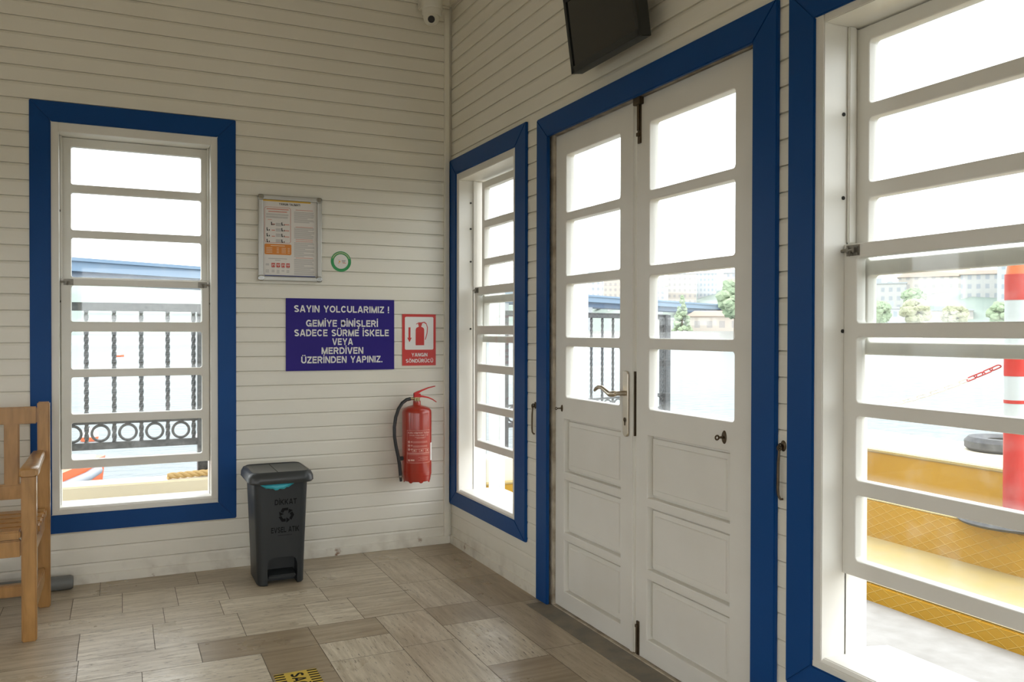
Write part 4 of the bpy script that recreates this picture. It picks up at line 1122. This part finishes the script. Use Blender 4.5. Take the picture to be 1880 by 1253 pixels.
def hull(L, Wd, H_, n=12):
    mb = MB(); rings = []
    for k in range(n+1):
        t_ = k/n; f = (1 - (2*t_-1)**4)**.5 if t_ < .5 else max(.02, (1-((t_-.5)*2)**2.2))
        if t_ < .5: f = .75 + .25*(t_*2)
        wv = Wd/2*f; x_ = -L/2 + L*t_; sh = H_*(1 + .35*max(0, t_-.5)**2*4)
        rings.append([(x_, -wv, sh), (x_, -wv*.85, H_*.3), (x_, -wv*.3, -.1), (x_, wv*.3, -.1), (x_, wv*.85, H_*.3), (x_, wv, sh)])
    mb.loft(rings); return mb
hull(1.0, .4, .16).build('hull', 'orange', bt); MB().box(-.2, .2, -.12, .12, .14, .32).build('cabin', 'buoywhite', bt)

p = pol(-6.2, 10.7)
bt = empty('work_boat', (p.x, p.y, SEA+.02), math.radians(247)); tag(bt, 'orange and grey boat bow moored below the kerb at the left window', 'boat')
hull(3.0, 1.15, .80).build('hull', 'orange', bt)
mb = MB()
for sgn in (-1, 1): mb.tube([(-1.20, sgn*.47, .66), (-.8, sgn*.52, .64), (0, sgn*.575, .64), (.6, sgn*.53, .66), (1.0, sgn*.40, .70), (1.3, sgn*.2, .76)], .06, 10)
mb.build('fender_strip', 'greyhull', bt)
MB().box(-1.3, .5, -.40, .40, .76, .84).build('deck', 'buoywhite', bt)

# ---- red and white barrier post, chain, tyre

r = .0525
def barrier(loc, label):
    b_ = empty('barrier_post', loc); tag(b_, label, 'barrier post', 'banded barrier posts on the platform')
    MB().lathe([(0,0),(.25,0),(.26,.012),(.24,.028),(.13,.036),(.07,.045),(0,.045)], n=36).build('rubber_base', 'tyre', b_)
    for z0_, z1_, m_, rr_ in ((.034,.462,'barrier_red',r), (.462,.605,'barrier_white',r*.97), (.605,.622,'barrier_red',r), (.622,.742,'barrier_white',r*.97), (.742,.837,'barrier_red',r), (.837,1.123,'barrier_white',r*.97), (1.123,1.252,'barrier_red',r)):
        MB().lathe([(0,z0_),(rr_,z0_),(rr_,z1_),(0,z1_)], n=28).build('red_band' if 'red' in m_ else 'white_band', m_, b_)
    MB().lathe([(0,1.247),(.048,1.247),(.042,1.29),(.03,1.33),(.012,1.35),(0,1.35)], n=24).build('cap', 'orange', b_)
PA = Vector((2.30, -1.914, .293)); PB = Vector((2.28, -.52, .293))
barrier(PA, 'red and white banded barrier post at the right edge of the photo')
barrier(PB, 'red and white banded barrier post hidden behind the window jamb, at the far chain end')
ch = empty('barrier_chain', (PA.x, PA.y, .293)); tag(ch, 'red and white plastic chain sagging from the barrier post across the water', 'chain')
pa = PA + Vector((-.02, .072, .790)); pb = PB + Vector((0, -.072, .43))
nl = 29; protos = {}
for k in range(nl):
    t_ = (k+.5)/nl; p = pa.lerp(pb, t_); p.z -= .06*4*t_*(1-t_)
    q = pa.lerp(pb, t_+.01); q.z -= .06*4*(t_+.01)*(.99-t_)
    d_ = (q-p).normalized(); m_ = 'barrier_red' if k < 4 or k > 22 else 'buoywhite'
    if m_ not in protos:
        mb = MB(); L2, w2 = .0185, .0115
        path = [(L2+w2*math.sin(a), w2*math.cos(a), 0) for a in [PI*j/6 for j in range(7)]] + [(-L2-w2*math.sin(a), -w2*math.cos(a), 0) for a in [PI*j/6 for j in range(7)]]
        path.append(path[0]); mb.tube(path, .0034, 8, cap=False)
        o = mb.build('link', m_, ch); protos[m_] = o
    else:
        o = protos[m_].copy(); COL.objects.link(o); o.parent = ch
    o.location = p - Vector(ch.location)
    o.rotation_mode = 'QUATERNION'
    o.rotation_quaternion = d_.to_track_quat('X', 'Z') @ Matrix.Rotation((k % 2)*PI/2 + .5, 4, 'X').to_quaternion()
ty = empty('rubber_tyre', (3.24, -1.22, .513)); tag(ty, 'old grey rubber tyre lying on the cream kerb top beside the barrier post', 'tyre')
MB().lathe([(.10,.015),(.15,.0),(.20,.0),(.225,.02),(.225,.06),(.20,.085),(.15,.085),(.10,.07),(.12,.045),(.10,.015)], n=36, cap=False).build('casing', 'tyre', ty)

# ---- far side of the harbour
def hill(name, pts, label, depth, m='hill', seed=1, rough=.18):
    """pts: (bearing, distance, height) crest points; a rounded ridge mesh with depth."""
    rg = random.Random(seed); mb = MB(); rings = []
    for b_, d_, h_ in pts:
        ring = []
        for k, (f, hh) in enumerate(((-.5, 0), (-.35, .35), (-.18, .75), (0, 1), (.25, .8), (.5, 0))):
            j = 1 + rough*(rg.random()-.5)
            q = pol(b_, d_ + depth*f*j, SEA - .3 + (h_ - SEA)*hh*j); ring.append(q)
        rings.append(ring)
    mb.loft(rings, cap=True, closed=True)
    o = mb.build(name, m, None, kind='structure'); return o
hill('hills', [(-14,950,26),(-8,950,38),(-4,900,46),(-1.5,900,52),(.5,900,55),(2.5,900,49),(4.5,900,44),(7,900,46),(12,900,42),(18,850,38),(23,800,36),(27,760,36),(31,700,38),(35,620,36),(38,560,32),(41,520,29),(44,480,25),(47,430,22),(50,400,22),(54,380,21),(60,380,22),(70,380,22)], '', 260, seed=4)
mb = MB()
ring0 = [pol(b_, d_, 1.6) for b_, d_ in ((16,330),(24,260),(31,215),(38,190),(46,185),(54,185),(64,190),(80,200))]
ring1 = [pol(b_, d_, 1.6) for b_, d_ in ((16,900),(24,800),(31,700),(38,600),(46,520),(54,470),(64,460),(80,460))]
lo0 = [Vector((p.x, p.y, SEA-.4)) for p in ring0]
mb.loft([lo0, ring0, ring1], cap=False, closed=False, smooth=False); mb.build('far_quay', 'shore', kind='structure')

def building(b_, d_, w, h, dep, zb, m, label, rot=0, roof=None, cat='building'):
    p = pol(b_, d_, zb); r_ = empty('far_building', p, -math.radians(b_) + rot); tag(r_, label, cat, 'hazy buildings across the water')
    mb = MB(); mb.box(-w/2, w/2, 0, dep, -8, h); mb.build('walls', m, r_)
    if roof == 'hip':
        mb = MB(); e = .6
        mb.prism([(-w/2-e, h), (w/2+e, h), (w/2-w*.12, h+w*.10), (-w/2+w*.12, h+w*.10)], lambda p_: (p_[0], -e, p_[1]), lambda p_: (p_[0], dep+e, p_[1])); mb.build('roof', 'roof', r_)
    else:
        mb = MB(); mb.box(-w/2-.3, w/2+.3, -.3, dep+.3, h, h+.5); mb.box(-w*.2, w*.05, dep*.3, dep*.7, h+.4, h+2.2); mb.build('roof', 'concrete', r_)
K = 180/PI
def brg(px): return 25.1755 + math.degrees(math.atan((px-940)/1531.36))
blds = [ # bearing from the camera, distance, width, height, base z, facade, roof
 (48.9,330,18,13,6,'fac_a',None,'wide pale block left of the long roof, high on the far bank'),
 (52.2,352,27,8.5,14,'fac_b','hip','long pinkish building with a clay roof on the far hill'),
 (54.6,320,13,18,3,'fac_a','hip','white five storey building right of the long clay roof building'),
 (56.3,296,10,21,2,'fac_c',None,'tall pale apartment tower at the right edge of the window'),
 (58.2,310,16,20,2,'fac_a',None,'white apartment block just behind the barrier post'),
 (49.6,255,14,6,2,'fac_c',None,'low grey white building behind the left trees across the water'),
 (52.6,285,15,6,2,'fac_b',None,'low cream building between the two tree groups across the water'),
 (46.6,300,11,11,4,'fac_b',None,'cream house at the left edge of the big window view'),
 (34.6,470,15,12,22,'fac_a',None,'pale block above the left end of the far bridge in the door pane'),
 (36.7,490,16,11,24,'fac_b',None,'cream apartment block above the bridge, middle of the door pane'),
 (38.3,505,11,14,22,'fac_c',None,'grey block with dark windows above the bridge'),
 (40.2,445,12,12,20,'fac_a',None,'white block on the far hill right of the grey block'),
 (42.2,430,13,12,18,'fac_b',None,'cream block on the hill above the round green tree'),
 (32.4,500,17,10,25,'fac_b',None,'pale block on the hill left of the door pane view'),
 (35.2,222,16,3.0,1.6,'fac_a',None,'long low white quay shed beyond the dark post'),
 (38.9,205,13,3.6,1.6,'fac_b','hip','low cream quay hall left of the green tree'),
 (30.2,430,18,10,22,'fac_a',None,'white block seen above the railing in the left door leaf'),
]
hr = random.Random(11)
for k in range(30):
    b_ = 30 + k*.98; far_ = 610 if b_ < 44 else 395
    w_ = 6 + 3*hr.random(); zz = (24 if b_ < 40 else 13) + 6*hr.random()
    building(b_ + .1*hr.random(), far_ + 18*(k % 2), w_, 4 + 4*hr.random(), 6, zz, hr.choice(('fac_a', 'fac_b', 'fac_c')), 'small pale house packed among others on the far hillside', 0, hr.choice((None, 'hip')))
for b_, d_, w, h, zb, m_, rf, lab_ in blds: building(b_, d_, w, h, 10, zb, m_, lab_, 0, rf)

def tree(b_, d_, r_, h, zb, m_, label, seed, cone=False):
    rg = random.Random(seed); p = pol(b_, d_, zb); t_ = empty('far_tree', p); tag(t_, label, 'tree', 'trees on the far bank')
    MB().cyl((0,0,-2), (0,0,h*.5), r_*.09, r_*.05, n=8).build('trunk', 'trunk', t_)
    bm = bmesh.new()
    for k in range(70):
        f = rg.random(); a = rg.random()*2*PI
        if cone: zz = h*(.04+.92*f); rad = r_*(1-f)*.75
        else: zz = h*(.35+.6*f); rad = r_*math.sin(PI*(.15+.75*f))*.75*rg.random()**.4
        s_ = r_*(.17+.17*rg.random())*(1-.5*f if cone else 1)
        mt = T((rad*math.cos(a), rad*math.sin(a), zz)) @ Matrix.Diagonal((s_, s_, s_*.85, 1))
        bmesh.ops.create_icosphere(bm, subdivisions=2, radius=1, matrix=mt)
    for v_ in bm.verts: v_.co += Vector((rg.random()-.5, rg.random()-.5, rg.random()-.5))*r_*.12
    me = bpy.data.meshes.new('crown'); bm.to_mesh(me); bm.free(); link('crown', me, m_, t_)
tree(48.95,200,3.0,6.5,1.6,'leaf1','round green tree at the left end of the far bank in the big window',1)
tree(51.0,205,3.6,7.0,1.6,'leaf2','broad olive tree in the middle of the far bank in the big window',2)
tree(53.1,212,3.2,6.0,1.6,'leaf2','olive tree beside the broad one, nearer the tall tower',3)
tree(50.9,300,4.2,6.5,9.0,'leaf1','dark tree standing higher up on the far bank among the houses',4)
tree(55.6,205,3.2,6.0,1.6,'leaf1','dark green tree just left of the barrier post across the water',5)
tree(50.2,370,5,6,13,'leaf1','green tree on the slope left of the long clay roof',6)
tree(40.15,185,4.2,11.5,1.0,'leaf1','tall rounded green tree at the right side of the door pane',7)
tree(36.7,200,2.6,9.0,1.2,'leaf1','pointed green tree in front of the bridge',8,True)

def boat(b_, d_, L, label, rz, m_='buoywhite', roof=1.6):
    p = pol(b_, d_); o_ = empty('far_boat', (p.x, p.y, SEA), rz); tag(o_, label, 'boat', 'white boats moored across the water')
    hull(L, L*.22, L*.055).build('hull', m_, o_)
    MB().box(-L*.36, L*.2, -L*.075, L*.075, L*.05, L*.05+roof).build('cabin', 'buoywhite', o_)
    MB().box(-L*.40, L*.26, -L*.09, L*.09, L*.05+roof, L*.05+roof+.18).build('canopy', 'buoywhite', o_)
boat(50.3,165,15,'long white covered boat moored across the water in the big window',math.radians(-42),roof=1.5)
boat(48.9,160,8,'smaller orange hulled boat left of the long white boat',math.radians(-40),'orange',1.2)
boat(34.7,150,10,'white boat moored right of the dark post in the door pane',math.radians(-30),roof=1.2)
boat(38.2,150,9,'white boat below the quay hall in the door pane',math.radians(-25),roof=1.1)
boat(41.4,150,8,'white boat below the green tree in the door pane',math.radians(-30),roof=1.1)
boat(30.9,150,10,'white boat seen through the railing in the left door leaf',math.radians(-10),roof=1.4)

# long steel bridge crossing the harbour mouth
bg_ = empty('long_bridge', pol(0, 215, SEA)); tag(bg_, 'long blue grey bridge crossing the harbour in the distance', 'bridge')
A = Vector((-63.3, 162.5, 0)); Bp = Vector((295., 359.8, 0))
dx = (Bp - A); Lb = dx.length; bg_.location = (A.x, A.y, SEA); bg_.rotation_euler = (0, 0, math.atan2(dx.y, dx.x))
H = 15.6 - SEA
MB().box(0, Lb, -7, 7, H-2.2, H).build('deck_girder', 'steelblue', bg_)
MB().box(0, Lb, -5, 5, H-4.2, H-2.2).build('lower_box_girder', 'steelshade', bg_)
MB().box(0, Lb, -7.6, 7.6, H-.2, H+.5).build('parapet', 'steelblue', bg_)
first = None
for x_ in (12, 150, 205, 262, 320, 378):
    mb_ = MB().box(-2, 2, -5, 5, -1, H-4.2)
    if first is None: first = mb_.build('pier', 'concrete', bg_, loc=(x_, 0, 0))
    else:
        c = first.copy(); COL.objects.link(c); c.parent = bg_; c.location = (x_, 0, 0)

# ---------------------------------------------------------------- sky and light
w = bpy.data.worlds.new('overcast_sky'); scene.world = w; w.use_nodes = True
nt = w.node_tree; bgk = nt.nodes['Background']
tc = N(nt, 'ShaderNodeTexCoord'); n = N(nt, 'ShaderNodeTexNoise'); n.inputs['Scale'].default_value = 2.2; n.inputs['Detail'].default_value = 7
mp = N(nt, 'ShaderNodeMapping'); mp.inputs['Scale'].default_value = (1, 1, 2.5); nt.links.new(tc.outputs['Generated'], mp.inputs[0]); nt.links.new(mp.outputs[0], n.inputs['Vector'])
c = mix_rgb(nt, maprange(nt, n.outputs['Fac'], .35, .7), (.90, .96, 1.0), (1.0, 1.0, .99))
nt.links.new(c, bgk.inputs[0]); bgk.inputs[1].default_value = 1.3
scene.view_settings.view_transform = 'Standard'; scene.view_settings.look = 'None'
scene.view_settings.gamma = 1; scene.view_settings.use_curve_mapping = False
scene.view_settings.exposure = 1.7
scene.cycles.max_bounces = 14; scene.cycles.diffuse_bounces = 8; scene.cycles.transparent_max_bounces = 40
scene.cycles.use_denoising = True; scene.cycles.sample_clamp_indirect = 8
scene.cycles.caustics_reflective = False; scene.cycles.caustics_refractive = False
